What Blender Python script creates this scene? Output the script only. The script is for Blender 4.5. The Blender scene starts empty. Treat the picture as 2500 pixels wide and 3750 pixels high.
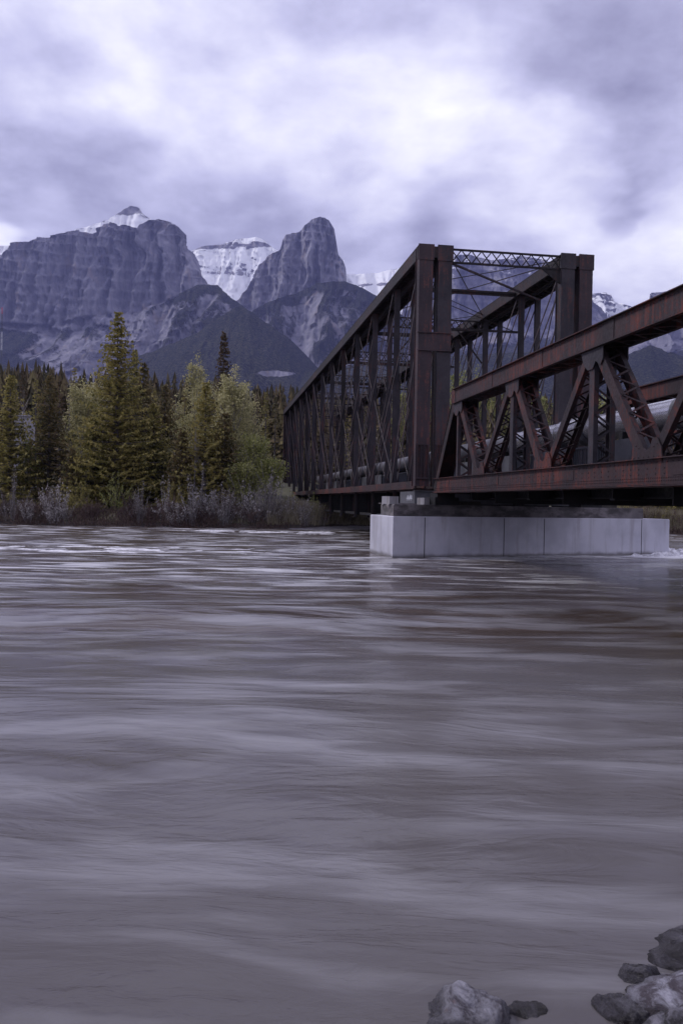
import bpy, math, random
import numpy as np
from mathutils import Vector, Matrix, noise as mn

S = bpy.context.scene
COL = S.collection
rnd = random.Random(7)
R = math.radians
CAM_H = 2.1
PITCH, ROLL, FPX = 0.0117, 0.018, 3100.0

# ------------------------------------------------------------------ camera
cd = bpy.data.cameras.new('camera'); cam = bpy.data.objects.new('camera', cd); COL.objects.link(cam)
cd.sensor_width = 36; cd.sensor_height = 36; cd.sensor_fit = 'AUTO'; cd.lens = FPX / 3750 * 36
cd.clip_start = 0.1; cd.clip_end = 60000
CAMROT = Matrix.Rotation(math.pi / 2 - PITCH, 3, 'X') @ Matrix.Rotation(ROLL, 3, 'Z')
cam.matrix_world = Matrix.Translation((0, 0, CAM_H)) @ CAMROT.to_4x4()
S.camera = cam
cd.dof.use_dof = False

def ray(px, py):
    return CAMROT @ Vector(((px - 1250) / FPX, -(py - 1875) / FPX, -1))
def survey(px, py, Y):
    """world position of something sighted at that bearing, Y metres up the valley"""
    r = ray(px, py); k = Y / r.y
    return Vector((r.x * k, Y, CAM_H + r.z * k))

# ------------------------------------------------------------------ view / sky / sun
S.view_settings.view_transform = 'Standard'; S.view_settings.look = 'None'
S.view_settings.gamma = 1; S.view_settings.exposure = 0.43
W = bpy.data.worlds.new('World'); S.world = W; W.use_nodes = True
SUN_EL, SUN_AZ = R(42), R(-70)          # azimuth measured from +Y towards +X

class NT:
    def __init__(s, tree): s.t = tree; s.n = tree.nodes; s.l = tree.links
    def new(s, typ, **kw):
        n = s.n.new(typ)
        for k, v in kw.items():
            setattr(n, k, v)
        return n
    def put(s, sock, v):
        if isinstance(v, bpy.types.NodeSocket): s.l.new(v, sock)
        elif v is not None: sock.default_value = v
    def math(s, op, a, b=None, c=None, clamp=False):
        n = s.new('ShaderNodeMath', operation=op); n.use_clamp = clamp
        s.put(n.inputs[0], a); s.put(n.inputs[1], b); s.put(n.inputs[2], c); return n.outputs[0]
    def vmath(s, op, a, b=None, out=0):
        n = s.new('ShaderNodeVectorMath', operation=op)
        s.put(n.inputs[0], a); s.put(n.inputs[1], b); return n.outputs[out]
    def scale(s, v, k):
        n = s.new('ShaderNodeVectorMath', operation='SCALE'); s.put(n.inputs[0], v); s.put(n.inputs[3], k); return n.outputs[0]
    def rng(s, v, a, b, c=0.0, d=1.0, smooth=True):
        n = s.new('ShaderNodeMapRange'); n.interpolation_type = 'SMOOTHSTEP' if smooth else 'LINEAR'
        s.put(n.inputs[0], v)
        for i, q in enumerate((a, b, c, d)): s.put(n.inputs[1 + i], q)
        return n.outputs[0]
    def noise(s, v, scale, detail=6, rough=.55, dist=0.0, col=False):
        n = s.new('ShaderNodeTexNoise'); s.put(n.inputs['Vector'], v)
        n.inputs['Scale'].default_value = scale; n.inputs['Detail'].default_value = detail
        n.inputs['Roughness'].default_value = rough; n.inputs['Distortion'].default_value = dist
        return n.outputs[1 if col else 0]
    def mix(s, f, a, b):
        n = s.new('ShaderNodeMix', data_type='RGBA'); s.put(n.inputs[0], f)
        for i, v in ((6, a), (7, b)):
            s.put(n.inputs[i], v if isinstance(v, bpy.types.NodeSocket) else tuple(v) + (1,) if len(v) == 3 else v)
        return n.outputs[2]
    def ramp(s, f, stops, interp='LINEAR'):
        n = s.new('ShaderNodeValToRGB'); n.color_ramp.interpolation = interp; s.put(n.inputs[0], f)
        cr = n.color_ramp
        while len(cr.elements) < len(stops): cr.elements.new(.5)
        for e, (p, c) in zip(cr.elements, stops):
            e.position = p; e.color = tuple(c) + (1,)
        return n.outputs[0]
    def mapping(s, v, sc=(1, 1, 1), rot=(0, 0, 0), loc=(0, 0, 0)):
        n = s.new('ShaderNodeMapping'); s.put(n.inputs[0], v)
        n.inputs[1].default_value = loc; n.inputs[2].default_value = rot; n.inputs[3].default_value = sc
        return n.outputs[0]

w = NT(W.node_tree); w.n.clear()
out = w.new('ShaderNodeOutputWorld'); bg = w.new('ShaderNodeBackground'); w.l.new(bg.outputs[0], out.inputs[0])
sky = w.new('ShaderNodeTexSky', sky_type='NISHITA'); sky.sun_disc = False
sky.sun_elevation = SUN_EL; sky.sun_rotation = SUN_AZ
d = w.vmath('NORMALIZE', w.new('ShaderNodeTexCoord').outputs['Generated'])
sep = w.new('ShaderNodeSeparateXYZ'); w.l.new(d, sep.inputs[0])
# cloud deck: project directions on to a shallow dome so that clouds flatten towards the horizon
zz = w.math('ADD', w.math('MAXIMUM', sep.outputs[2], 0.0), 0.28)
comb = w.new('ShaderNodeCombineXYZ')
w.put(comb.inputs[0], w.math('DIVIDE', sep.outputs[0], zz)); w.put(comb.inputs[1], w.math('DIVIDE', sep.outputs[1], zz))
cp = comb.outputs[0]
wn = w.noise(cp, 1.7, 4, .55, col=True)
warp = w.scale(w.vmath('SUBTRACT', wn, (.5, .5, .5)), .30)
dw = w.vmath('NORMALIZE', w.vmath('ADD', d, warp))
n1 = w.noise(cp, 2.0, 10, .53, .15)
n2 = w.noise(w.vmath('ADD', cp, (7.3, 2.1, 0)), 4.2, 11, .60, .1)
val = w.math('ADD', w.math('MULTIPLY', w.math('SUBTRACT', n1, .5), 1.75), w.math('MULTIPLY', w.math('SUBTRACT', n2, .5), .85))
val = w.math('ADD', val, 0.50)
# thin and thick places of the cloud deck (px, py, radius in source px, weight)
BLOBS = [(560, 360, 620, .24), (1150, 330, 520, .15), (1400, 560, 520, .16), (1960, 700, 260, .30), (150, 170, 300, .08), (2300, 850, 330, .12),
         (-40, 900, 150, .45), (120, 460, 380, -.30), (2350, 260, 600, -.22), (820, 740, 600, -.34), (1750, 60, 300, -.05),
         (250, 720, 400, -.20), (1290, 520, 150, -.14), (2210, 810, 110, -.22), (1480, 880, 400, -.20), (950, 60, 230, -.10), (1700, 780, 260, -.20), (60, 60, 260, -.12), (1330, 120, 260, -.06)]
for bx, by, br, bw in BLOBS:
    v = ray(bx, by).normalized(); ang = br / FPX
    dt = w.vmath('DOT_PRODUCT', dw, tuple(v), out=1)
    val = w.math('ADD', val, w.rng(dt, math.cos(ang), 1.0, 0.0, bw))
cloud = w.ramp(val, [(0.0, (2.3, 2.25, 3.45)), (.22, (3.5, 3.45, 5.0)), (.42, (5.05, 5.0, 6.9)), (.66, (7.2, 7.15, 8.6)), (.95, (9.7, 9.65, 10.2))])
lp = w.mix(.96, sky.outputs[0], cloud)
w.l.new(lp, bg.inputs[0]); bg.inputs[1].default_value = 0.1

sl = bpy.data.lights.new('sun', 'SUN'); sun = bpy.data.objects.new('sun', sl); COL.objects.link(sun)
sl.energy = 1.5; sl.angle = R(10); sl.color = (1, .97, .96)
sv = Vector((math.sin(SUN_AZ) * math.cos(SUN_EL), math.cos(SUN_AZ) * math.cos(SUN_EL), math.sin(SUN_EL)))
sun.rotation_euler = sv.to_track_quat('Z', 'Y').to_euler()

# ------------------------------------------------------------------ materials
def mat(name):
    m = bpy.data.materials.new(name); m.use_nodes = True; t = NT(m.node_tree)
    return m, t, m.node_tree.nodes['Principled BSDF']
def bump(t, bs, h, strength=.5, dist=.02):
    b = t.new('ShaderNodeBump'); b.inputs['Strength'].default_value = strength; b.inputs['Distance'].default_value = dist
    t.put(b.inputs['Height'], h); t.l.new(b.outputs[0], bs.inputs['Normal']); return b
def obj_co(t): return t.new('ShaderNodeTexCoord').outputs['Object']
def geo_pos(t): return t.new('ShaderNodeNewGeometry').outputs['Position']

def steel(name, dark, mid, rust, amt, metal=.0, rough=.62):
    m, t, b = mat(name); b.inputs['Specular IOR Level'].default_value = .3; p = geo_pos(t)
    a = t.noise(p, .9, 8, .65); st = t.noise(t.mapping(p, (5, 5, .5)), 1.6, 6, .6); fine = t.noise(p, 14, 6, .7)
    c = t.mix(t.rng(a, .38, .62), dark, mid)
    f = t.math('ADD', t.math('MULTIPLY', st, .55), t.math('MULTIPLY', fine, .45))
    c = t.mix(t.rng(t.math('ADD', f, t.math('MULTIPLY', t.math('SUBTRACT', t.noise(p, .55, 5, .65), .5), .65)), .62 - amt, .70 - amt * .5, 0, 1), c, tuple(1.35 * q for q in rust))
    c = t.mix(t.rng(t.noise(t.mapping(p, (9, 9, .8)), 2.1, 5, .6), .62, .75, 0, .55), c, (.012, .011, .012))
    t.l.new(c, b.inputs['Base Color']); b.inputs['Roughness'].default_value = rough; b.inputs['Metallic'].default_value = metal
    t.put(b.inputs['Roughness'], t.rng(fine, .3, .7, rough - .12, rough + .2))
    bump(t, b, fine, .35, .01); return m
M_DARK = steel('dark_painted_steel', (0.0087, 0.0068, 0.0087), (0.0186, 0.0136, 0.0167), (0.0341, 0.0136, 0.0124), .10)
M_POST = steel('weathered_grey_steel', (0.0186, 0.0163, 0.0226), (0.0356, 0.0295, 0.0370), (0.0542, 0.0232, 0.0226), .10)
M_RED = steel('rusty_red_steel', (0.0174, 0.0124, 0.0161), (0.0335, 0.0192, 0.0223), (0.0775, 0.0198, 0.0149), .14)
M_EYE = steel('eyebar_steel', (0.0372, 0.0279, 0.0341), (0.0620, 0.0465, 0.0527), (0.0682, 0.0279, 0.0248), .06)
M_PURP = steel('dull_maroon_steel', (0.0251, 0.0177, 0.0235), (0.0419, 0.0267, 0.0327), (0.0711, 0.0274, 0.0251), .10)
M_BLACK = steel('black_steel', (.006, .006, .008), (.013, .012, .014), (.025, .014, .012), .02)  # near-black steel for floor members, bearings, saddles and railing posts

def simple(name, c1, c2, scale=3, rough=.8, bs=.3, bd=.02, metal=0, stretch=(1, 1, 1), detail=7):
    m, t, b = mat(name); p = t.mapping(geo_pos(t), stretch)
    n = t.noise(p, scale, detail, .6)
    t.l.new(t.mix(t.rng(n, .35, .65), c1, c2), b.inputs['Base Color'])
    b.inputs['Roughness'].default_value = rough; b.inputs['Metallic'].default_value = metal
    bump(t, b, t.noise(p, scale * 6, 5, .6), bs, bd); return m
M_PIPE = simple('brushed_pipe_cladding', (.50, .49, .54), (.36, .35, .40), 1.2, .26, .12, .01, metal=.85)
M_PIPE_SHADE = simple('shaded_pipe_cladding', (.15, .145, .17), (.09, .088, .105), 1.2, .5, .15, .01, metal=.6)  # darker copy of the cladding: shade inside the tall truss put into colour
M_BAND = simple('pipe_band_steel', (.10, .10, .12), (.06, .06, .07), 5, .5, metal=.5)
M_PANEL = simple('grey_deck_panel', (.085, .085, .10), (.05, .05, .06), 1.5, .6)
M_WOOD = simple('weathered_timber', (.05, .042, .036), (.025, .021, .019), 2.5, .85, stretch=(1, 1, 3))
M_RAIL = simple('dark_railing_paint', (.02, .025, .04), (.035, .035, .05), 3, .5)

# concrete (new formed jacket, and the old stained cap)
def concrete(name, c1, c2, stain, samt, stains_col=(.10, .085, .075), vs_=3.2, vz_=.22):
    m, t, b = mat(name); p = geo_pos(t)
    c = t.mix(t.rng(t.noise(p, .7, 8, .6), .35, .65), c1, c2)
    c = t.mix(t.rng(t.noise(t.mapping(p, (vs_, vs_, vz_)), 1.6, 7, .62), stain, stain + .2, 0, samt), c, stains_col)
    c = t.mix(t.rng(t.noise(p, 22, 4, .7), .66, .78, 0, .35), c, stains_col)
    sp = t.new('ShaderNodeSeparateXYZ'); t.l.new(p, sp.inputs[0])
    z = t.math('ADD', sp.outputs[2], t.math('MULTIPLY', t.noise(p, 2.5, 5, .6), -.22))
    c = t.mix(t.rng(z, -.08, .10, .8, 0), c, (.085, .075, .07))     # damp waterline band
    t.l.new(c, b.inputs['Base Color']); b.inputs['Roughness'].default_value = .8
    bump(t, b, t.noise(p, 18, 7, .7), .3, .01); return m
M_CONC = concrete('formed_concrete', (0.4736, 0.4672, 0.5320), (0.3712, 0.3648, 0.4256), .50, .42, (0.1920, 0.1664, 0.1663), 1.6, .12)
M_OLD = concrete('old_stained_concrete', (.17, .15, .16), (.09, .08, .085), .40, .85, (.030, .026, .028), .7, 1.6)
M_LITE = concrete('pale_concrete', (.27, .26, .28), (.18, .17, .185), .45, .7)
M_SEAM = simple('seam_sealant', (.03, .028, .03), (.045, .04, .04), 5, .9)
M_GRAF = simple('white_spray_paint', (.55, .56, .6), (.4, .4, .45), 9, .7)

# foliage
def leaf(name, cols, rough=.75, trans=.28):
    m, t, b = mat(name)
    g = t.new('ShaderNodeNewGeometry'); oi = t.new('ShaderNodeObjectInfo')
    f = t.math('ADD', t.math('MULTIPLY', g.outputs['Random Per Island'], .55), t.math('MULTIPLY', t.noise(g.outputs['Position'], .55, 3, .5), .75))
    f = t.math('ADD', f, t.math('MULTIPLY', t.math('SUBTRACT', oi.outputs['Random'], .5), .22))
    t.l.new(t.ramp(f, [(.22 + .6 * i / (len(cols) - 1), c) for i, c in enumerate(cols)]), b.inputs['Base Color'])
    b.inputs['Roughness'].default_value = rough; b.inputs['Specular IOR Level'].default_value = .25
    tr = t.new('ShaderNodeBsdfTranslucent'); t.l.new(b.inputs['Base Color'].links[0].from_socket, tr.inputs[0])
    mx = t.new('ShaderNodeMixShader'); mx.inputs[0].default_value = trans
    t.l.new(b.outputs[0], mx.inputs[1]); t.l.new(tr.outputs[0], mx.inputs[2])
    t.l.new(mx.outputs[0], t.n['Material Output'].inputs[0]); return m
M_SPR = leaf('spruce_needles', [(0.0652, 0.0658, 0.0264), (0.1385, 0.1312, 0.0411), (0.2364, 0.2100, 0.0660), (0.3261, 0.2705, 0.0953)])
M_SPD = leaf('dark_spruce_needles', [(0.0389, 0.0389, 0.0239), (0.0777, 0.0747, 0.0329), (0.1420, 0.1166, 0.0508), (0.1943, 0.1420, 0.0673)])
M_BRN = leaf('brown_spruce_needles', [(0.0408, 0.0288, 0.0216), (0.0744, 0.0528, 0.0324), (0.1080, 0.0744, 0.0432), (0.1320, 0.0900, 0.0540)])
M_POP = leaf('young_poplar_leaves', [(0.1466, 0.1455, 0.0717), (0.2472, 0.2375, 0.1074), (0.3552, 0.3292, 0.1577), (0.4478, 0.4059, 0.2149)])
M_POG = leaf('bright_green_leaves', [(0.1030, 0.1234, 0.0350), (0.1834, 0.2020, 0.0526), (0.2521, 0.2580, 0.0817), (0.2979, 0.2917, 0.1167)])
M_WIL = leaf('silver_willow_leaves', [(0.0714, 0.0600, 0.0611), (0.1428, 0.1250, 0.1222), (0.2652, 0.2400, 0.2350), (0.4284, 0.4000, 0.3948)])
M_DOG = leaf('reddish_brush_twigs', [(0.0345, 0.0198, 0.0210), (0.0690, 0.0396, 0.0378), (0.1092, 0.0682, 0.0630), (0.1495, 0.1100, 0.0945)])
M_GRS = leaf('dry_river_grass', [(.09, .075, .045), (.16, .135, .08), (.23, .20, .13), (.34, .30, .23)])
M_BARK = simple('grey_brown_bark', (.10, .085, .085), (.055, .045, .045), 6, .9, stretch=(1, 1, .2))
M_BIRCH = simple('pale_bark', (.30, .28, .29), (.16, .145, .15), 6, .85, stretch=(1, 1, .4))
M_SNAG = simple('bleached_dead_wood', (.22, .20, .21), (.13, .115, .12), 6, .85, stretch=(1, 1, .3))

def hill_material():
    """rock, snow and forest, chosen by the vertex attributes snow / trees that follow the real cover"""
    m, t, b = mat('alpine_rock_snow_forest'); p = geo_pos(t)
    at = lambda n: t.new('ShaderNodeAttribute', attribute_name=n).outputs['Fac']
    n1 = t.noise(t.mapping(p, (1, 1, .35)), .006, 9, .62); n2 = t.noise(t.mapping(p, (1, 1, .13)), .030, 8, .68)
    strata = t.noise(t.mapping(p, (.06, .06, 1), (R(5), R(7), 0)), .035, 6, .65)
    f = t.math('ADD', t.math('MULTIPLY', n1, .35), t.math('ADD', t.math('MULTIPLY', n2, .45), t.math('MULTIPLY', strata, .22)))
    rock = t.ramp(f, [(.36, (.10, .095, .115)), (.46, (.18, .175, .205)), (.55, (.26, .25, .29)), (.68, (.38, .355, .375))])
    rock = t.mix(t.rng(t.noise(t.mapping(p, (1, 1, .4)), .011, 4, .5), .60, .68, 0, .6), rock, (.25, .205, .185))
    tn = t.noise(t.mapping(p, (1, 1, .40)), .12, 6, .8); tb = t.noise(p, .004, 5, .6)
    wood = t.ramp(t.math('ADD', t.math('MULTIPLY', tn, .8), t.math('MULTIPLY', tb, .20)), [(.42, (.004, .006, .006)), (.48, (.018, .024, .016)), (.53, (.052, .056, .032)), (.58, (.11, .105, .065))])
    tf = t.math('ADD', at('trees'), t.math('MULTIPLY', t.math('SUBTRACT', t.noise(t.mapping(p, (1, 1, .28)), .012, 10, .76), .5), 1.6))
    c = t.mix(t.rng(tf, .42, .58), rock, wood)
    sf = t.math('ADD', at('snow'), t.math('MULTIPLY', t.math('SUBTRACT', t.noise(t.mapping(p, (.5, .5, 1.8)), .016, 9, .66), .5), .85))
    g = t.new('ShaderNodeSeparateXYZ'); t.l.new(t.new('ShaderNodeNewGeometry').outputs['Normal'], g.inputs[0])
    sf = t.math('ADD', sf, t.math('MULTIPLY', t.math('SUBTRACT', g.outputs[2], .5), .5))
    c = t.mix(t.rng(sf, .46, .56), c, (.93, .93, .95))
    t.l.new(c, b.inputs['Base Color']); b.inputs['Roughness'].default_value = .95; b.inputs['Specular IOR Level'].default_value = .1
    bump(t, b, t.math('ADD', n2, t.math('MULTIPLY', tn, t.math('MULTIPLY', t.rng(tf, .42, .58), 1.4))), 1.0, 22); return m
M_HILL = hill_material()

def ground_material():
    m, t, b = mat('river_bank_soil'); p = geo_pos(t)
    n = t.noise(p, .35, 8, .6); n2 = t.noise(p, 3.5, 7, .65)
    c = t.ramp(n, [(.35, (.045, .040, .028)), (.5, (.07, .068, .034)), (.65, (.10, .088, .052))])
    c = t.mix(t.rng(n2, .45, .65, 0, .6), c, (.035, .028, .022))
    s = t.new('ShaderNodeSeparateXYZ'); t.l.new(p, s.inputs[0])
    c = t.mix(t.rng(t.math('ADD', s.outputs[2], t.math('MULTIPLY', n2, .3)), .35, .6, 1, 0), c, (.045, .037, .034))
    t.l.new(c, b.inputs['Base Color']); b.inputs['Roughness'].default_value = .95
    bump(t, b, n2, .6, .08); return m
M_GROUND = ground_material()
M_GRAVEL = simple('river_gravel', (.24, .22, .24), (.12, .11, .12), 9, .9, .8, .05)

def water_material():
    m, t, b = mat('silty_river_water'); p = geo_pos(t)
    sp = t.new('ShaderNodeSeparateXYZ'); t.l.new(p, sp.inputs[0])
    # flow lines bend gently: warp the coordinates
    wp = t.scale(t.vmath('SUBTRACT', t.noise(t.mapping(p, (.16, .30, 1)), 1.0, 3, .5, col=True), (.5, .5, .5)), 2.4)
    q = t.vmath('ADD', p, wp)
    broad = t.noise(t.mapping(q, (.11, .34, 1), (0, 0, .10)), 1.0, 3, .5)
    med = t.noise(t.mapping(q, (.34, 1.35, 1), (0, 0, .08)), 1.0, 4, .55)
    fine = t.noise(t.mapping(q, (1.2, 5.2, 1), (0, 0, .06)), 1.0, 3, .5)
    vfine = t.noise(t.mapping(q, (4.0, 22.0, 1)), 1.0, 4, .6)
    base = t.mix(t.rng(broad, .36, .64), (.108, .098, .099), (.132, .123, .130))
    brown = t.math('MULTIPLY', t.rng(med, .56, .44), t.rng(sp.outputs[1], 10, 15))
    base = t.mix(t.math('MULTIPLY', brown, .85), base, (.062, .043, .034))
    base = t.mix(t.rng(med, .42, .68, 0, .38), base, (.175, .168, .185))
    # shallows over the stony bed by the near bank, and the bridge's dark reflection painted into the colour
    base = t.mix(t.rng(t.math('ADD', sp.outputs[1], t.math('MULTIPLY', broad, 2.0)), 3.6, 8.5, .75, 0), base, (.070, .061, .062))
    bridge_refl = t.math('MULTIPLY', t.math('MULTIPLY', t.rng(sp.outputs[0], 1.0, 6.0), t.rng(sp.outputs[1], 9, 14)), t.math('MULTIPLY', t.rng(sp.outputs[1], 34, 29), t.rng(broad, .36, .56, .45, 1)))
    base = t.mix(t.math('MULTIPLY', bridge_refl, .8), base, (.050, .034, .028))
    # foam and aerated silk: strong in the far riffle, faint close by
    rif = t.math('MULTIPLY', t.rng(sp.outputs[1], 17, 26, 0, 1), t.rng(sp.outputs[0], 14, 4, .15, 1))
    rif = t.math('MAXIMUM', rif, t.rng(sp.outputs[1], 47, 58, 0, 1))
    foamn = t.math('ADD', t.math('MULTIPLY', med, .75), t.math('MULTIPLY', fine, .25))
    foam = t.rng(foamn, .48, .66, 0, 1)
    foam = t.math('MULTIPLY', foam, t.math('ADD', .10, t.math('MULTIPLY', rif, .42)))
    # white water piled against the upstream end of the pier and along its foot
    dx = t.math('DIVIDE', t.math('SUBTRACT', sp.outputs[0], 15.0), 4.4); dy = t.math('DIVIDE', t.math('SUBTRACT', sp.outputs[1], 37.0), 1.9)
    rr = t.math('SQRT', t.math('ADD', t.math('MULTIPLY', dx, dx), t.math('MULTIPLY', dy, dy)))
    pf = t.math('MULTIPLY', t.rng(rr, .3, 1.25, 1, 0), t.rng(t.math('ADD', t.math('MULTIPLY', fine, .5), t.math('MULTIPLY', t.noise(t.mapping(q, (.8, 2.4, 1)), 1.6, 6, .6), .5)), .36, .52))
    foam = t.math('MAXIMUM', foam, t.math('MULTIPLY', pf, 1.0))
    # churned line along the foot of the pier, trailing downstream
    fd = t.math('ADD', t.math('MULTIPLY', t.math('SUBTRACT', sp.outputs[0], 1.96), -.419), t.math('MULTIPLY', t.math('SUBTRACT', sp.outputs[1], 32.07), .908))
    al = t.math('MULTIPLY', t.rng(sp.outputs[0], 0.5, 3), t.rng(sp.outputs[0], 19, 15))
    ln = t.math('MULTIPLY', t.math('MULTIPLY', t.rng(fd, -2.6, -.9), t.rng(fd, .4, 0)), t.math('MULTIPLY', al, t.rng(t.noise(t.mapping(q, (.55, 1.6, 1)), 1.3, 6, .62), .43, .55)))
    foam = t.math('MAXIMUM', foam, t.math('MULTIPLY', ln, .6))
    c = t.mix(foam, base, (.82, .81, .86))
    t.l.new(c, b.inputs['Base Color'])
    b.inputs['IOR'].default_value = 1.33
    t.put(b.inputs['Roughness'], t.math('ADD', t.rng(foam, 0, .6, .17, .5), t.math('MULTIPLY', med, .08)))
    swirl = t.noise(t.mapping(q, (1.1, 3.4, 1), (0, 0, -.35)), 1.0, 4, .55, .6)
    ff = t.math('MULTIPLY', t.math('ADD', t.math('MULTIPLY', fine, .035), t.math('MULTIPLY', swirl, .075)), t.rng(sp.outputs[1], 8, 34, 1, .12))
    mf = t.math('MULTIPLY', med, t.rng(sp.outputs[1], 20, 60, .26, .13))
    h = t.math('ADD', t.math('MULTIPLY', broad, 1.25), t.math('ADD', mf, ff))
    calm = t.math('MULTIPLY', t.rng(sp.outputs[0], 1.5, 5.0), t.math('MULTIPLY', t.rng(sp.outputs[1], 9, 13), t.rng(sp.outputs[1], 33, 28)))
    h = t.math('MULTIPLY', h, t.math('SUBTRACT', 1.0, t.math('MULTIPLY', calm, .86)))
    h = t.math('MULTIPLY', h, t.rng(sp.outputs[1], 11, 17, .30, 1.0))
    nsw = t.noise(t.mapping(q, (1.9, 6.0, 1), (0, 0, -.42)), 1.0, 5, .58, .9)
    h = t.math('ADD', h, t.math('MULTIPLY', nsw, t.rng(sp.outputs[1], 13, 5, 0, .030)))
    bump(t, b, h, 1.0, .34); return m
M_WATER = water_material()

def rock_material(name, lite, dark, rust):
    m, t, b = mat(name); p = obj_co(t)
    v = t.noise(t.mapping(p, (1, .5, 2.0), (.5, .3, .8)), 9.0, 11, .74, .5)
    c = t.ramp(v, [(.42, dark), (.48, tuple(.5 * (a + q) for a, q in zip(lite, dark))), (.54, lite), (.62, tuple(min(1, a * 1.5) for a in lite))])
    c = t.mix(t.rng(t.noise(p, 9, 5, .6), .60, .70, 0, .6), c, rust)
    gp = t.new('ShaderNodeSeparateXYZ'); t.l.new(geo_pos(t), gp.inputs[0])
    wet = t.rng(t.math('ADD', gp.outputs[2], t.math('MULTIPLY', v, -.10)), -.03, .045, 1, 0)
    c = t.mix(t.math('MULTIPLY', wet, .75), c, (.022, .018, .02))
    t.l.new(c, b.inputs['Base Color']); t.put(b.inputs['Roughness'], t.rng(wet, 0, 1, .75, .22))
    bump(t, b, t.math('ADD', v, t.noise(p, 26, 9, .75)), 1.0, .03); return m
M_RK1 = rock_material('grey_quartz_rock', (.26, .25, .29), (.06, .05, .065), (.16, .06, .045))
M_RK2 = rock_material('dark_veined_rock', (.16, .15, .18), (.014, .011, .014), (.06, .04, .045))
M_RK3 = rock_material('pale_lilac_rock', (.28, .27, .32), (.07, .055, .07), (.09, .06, .06))
M_WALLP = simple('pale_siding', (.34, .33, .36), (.26, .25, .28), 2, .8)
M_ROOFP = simple('grey_shingles', (.12, .11, .12), (.08, .075, .08), 4, .9)
M_REDP = simple('signal_red_paint', (.55, .03, .03), (.45, .03, .03), 3, .6)
M_WHTP = simple('mast_white_paint', (.7, .7, .72), (.6, .6, .63), 3, .6)

# ------------------------------------------------------------------ mesh helpers
class MB:
    def __init__(s): s.v = []; s.f = []
    def add(s, vs, fs):
        o = len(s.v); s.v += [tuple(x) for x in vs]; s.f += [tuple(o + i for i in q) for q in fs]
    def box(s, x0, x1, y0, y1, z0, z1):
        s.add([(x0, y0, z0), (x1, y0, z0), (x1, y1, z0), (x0, y1, z0), (x0, y0, z1), (x1, y0, z1), (x1, y1, z1), (x0, y1, z1)],
              [(0, 3, 2, 1), (4, 5, 6, 7), (0, 1, 5, 4), (1, 2, 6, 5), (2, 3, 7, 6), (3, 0, 4, 7)])
    def bar(s, p, q, wx, wy, side=(1, 0, 0)):
        """square-cut bar from p to q; wx measured along side, wy across"""
        p = Vector(p); q = Vector(q); a = (q - p).normalized(); sd = Vector(side); sd = (sd - a * sd.dot(a)).normalized(); o = a.cross(sd)
        vs = []
        for c in (p, q):
            for i, j in ((-1, -1), (1, -1), (1, 1), (-1, 1)): vs.append(c + sd * (i * wx / 2) + o * (j * wy / 2))
        s.add(vs, [(0, 3, 2, 1), (4, 5, 6, 7), (0, 1, 5, 4), (1, 2, 6, 5), (2, 3, 7, 6), (3, 0, 4, 7)])
    def tube(s, p, q, r0, r1=None, n=8, caps=True):
        r1 = r0 if r1 is None else r1
        p = Vector(p); q = Vector(q); a = (q - p).normalized(); sd = a.orthogonal().normalized(); o = a.cross(sd)
        vs = [];
        for c, r in ((p, r0), (q, r1)):
            for i in range(n):
                t = 2 * math.pi * i / n; vs.append(c + sd * (r * math.cos(t)) + o * (r * math.sin(t)))
        fs = [(i, (i + 1) % n, n + (i + 1) % n, n + i) for i in range(n)]
        if caps: fs += [tuple(range(n))[::-1], tuple(range(n, 2 * n))]
        s.add(vs, fs)
    def build(s, name, m, parent=None, smooth=False):
        me = bpy.data.meshes.new(name); me.from_pydata(s.v, [], s.f); me.update()
        if m: me.materials.append(m)
        if smooth: me.shade_smooth()
        o = bpy.data.objects.new(name, me); COL.objects.link(o)
        if parent: o.parent = parent
        return o
def tag(o, label=None, cat=None, group=None, kind=None):
    if label: o['label'] = label
    if cat: o['category'] = cat
    if group: o['group'] = group
    if kind: o['kind'] = kind
    return o
def empty(name, loc=(0, 0, 0), rz=0):
    o = bpy.data.objects.new(name, None); COL.objects.link(o); o.location = loc; o.rotation_euler = (0, 0, rz); o.empty_display_size = .3; return o
def copy_tree(o, parent=None):
    c = o.copy(); COL.objects.link(c)
    if parent: c.parent = parent
    for ch in [x for x in CH.get(o.name, [])]:
        copy_tree(ch, c)
    return c
CH = {}
def reg(root, *kids):
    CH[root.name] = list(kids); return root
def np_mesh(name, V, F, m, attrs=None, smooth=True):
    me = bpy.data.meshes.new(name); me.from_pydata(V.tolist() if hasattr(V, 'tolist') else V, [], F.tolist() if hasattr(F, 'tolist') else F); me.update()
    if attrs:
        for k, a in attrs.items():
            at = me.attributes.new(k, 'FLOAT', 'POINT'); at.data.foreach_set('value', np.asarray(a, dtype=np.float32))
    me.materials.append(m)
    if smooth: me.shade_smooth()
    o = bpy.data.objects.new(name, me); COL.objects.link(o); return o
def grid_faces(nr, nc):
    i = np.arange(nr - 1)[:, None] * nc + np.arange(nc - 1)[None, :]
    i = i.ravel(); return np.stack([i, i + 1, i + nc + 1, i + nc], 1)
def fbm(x, y, z, o=4):
    return mn.fractal(Vector((x, y, z)), .9, 2.1, o, noise_basis='PERLIN_ORIGINAL')
def smooth(a, b, x):
    t = min(1, max(0, (x - a) / (b - a))); return t * t * (3 - 2 * t)

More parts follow.
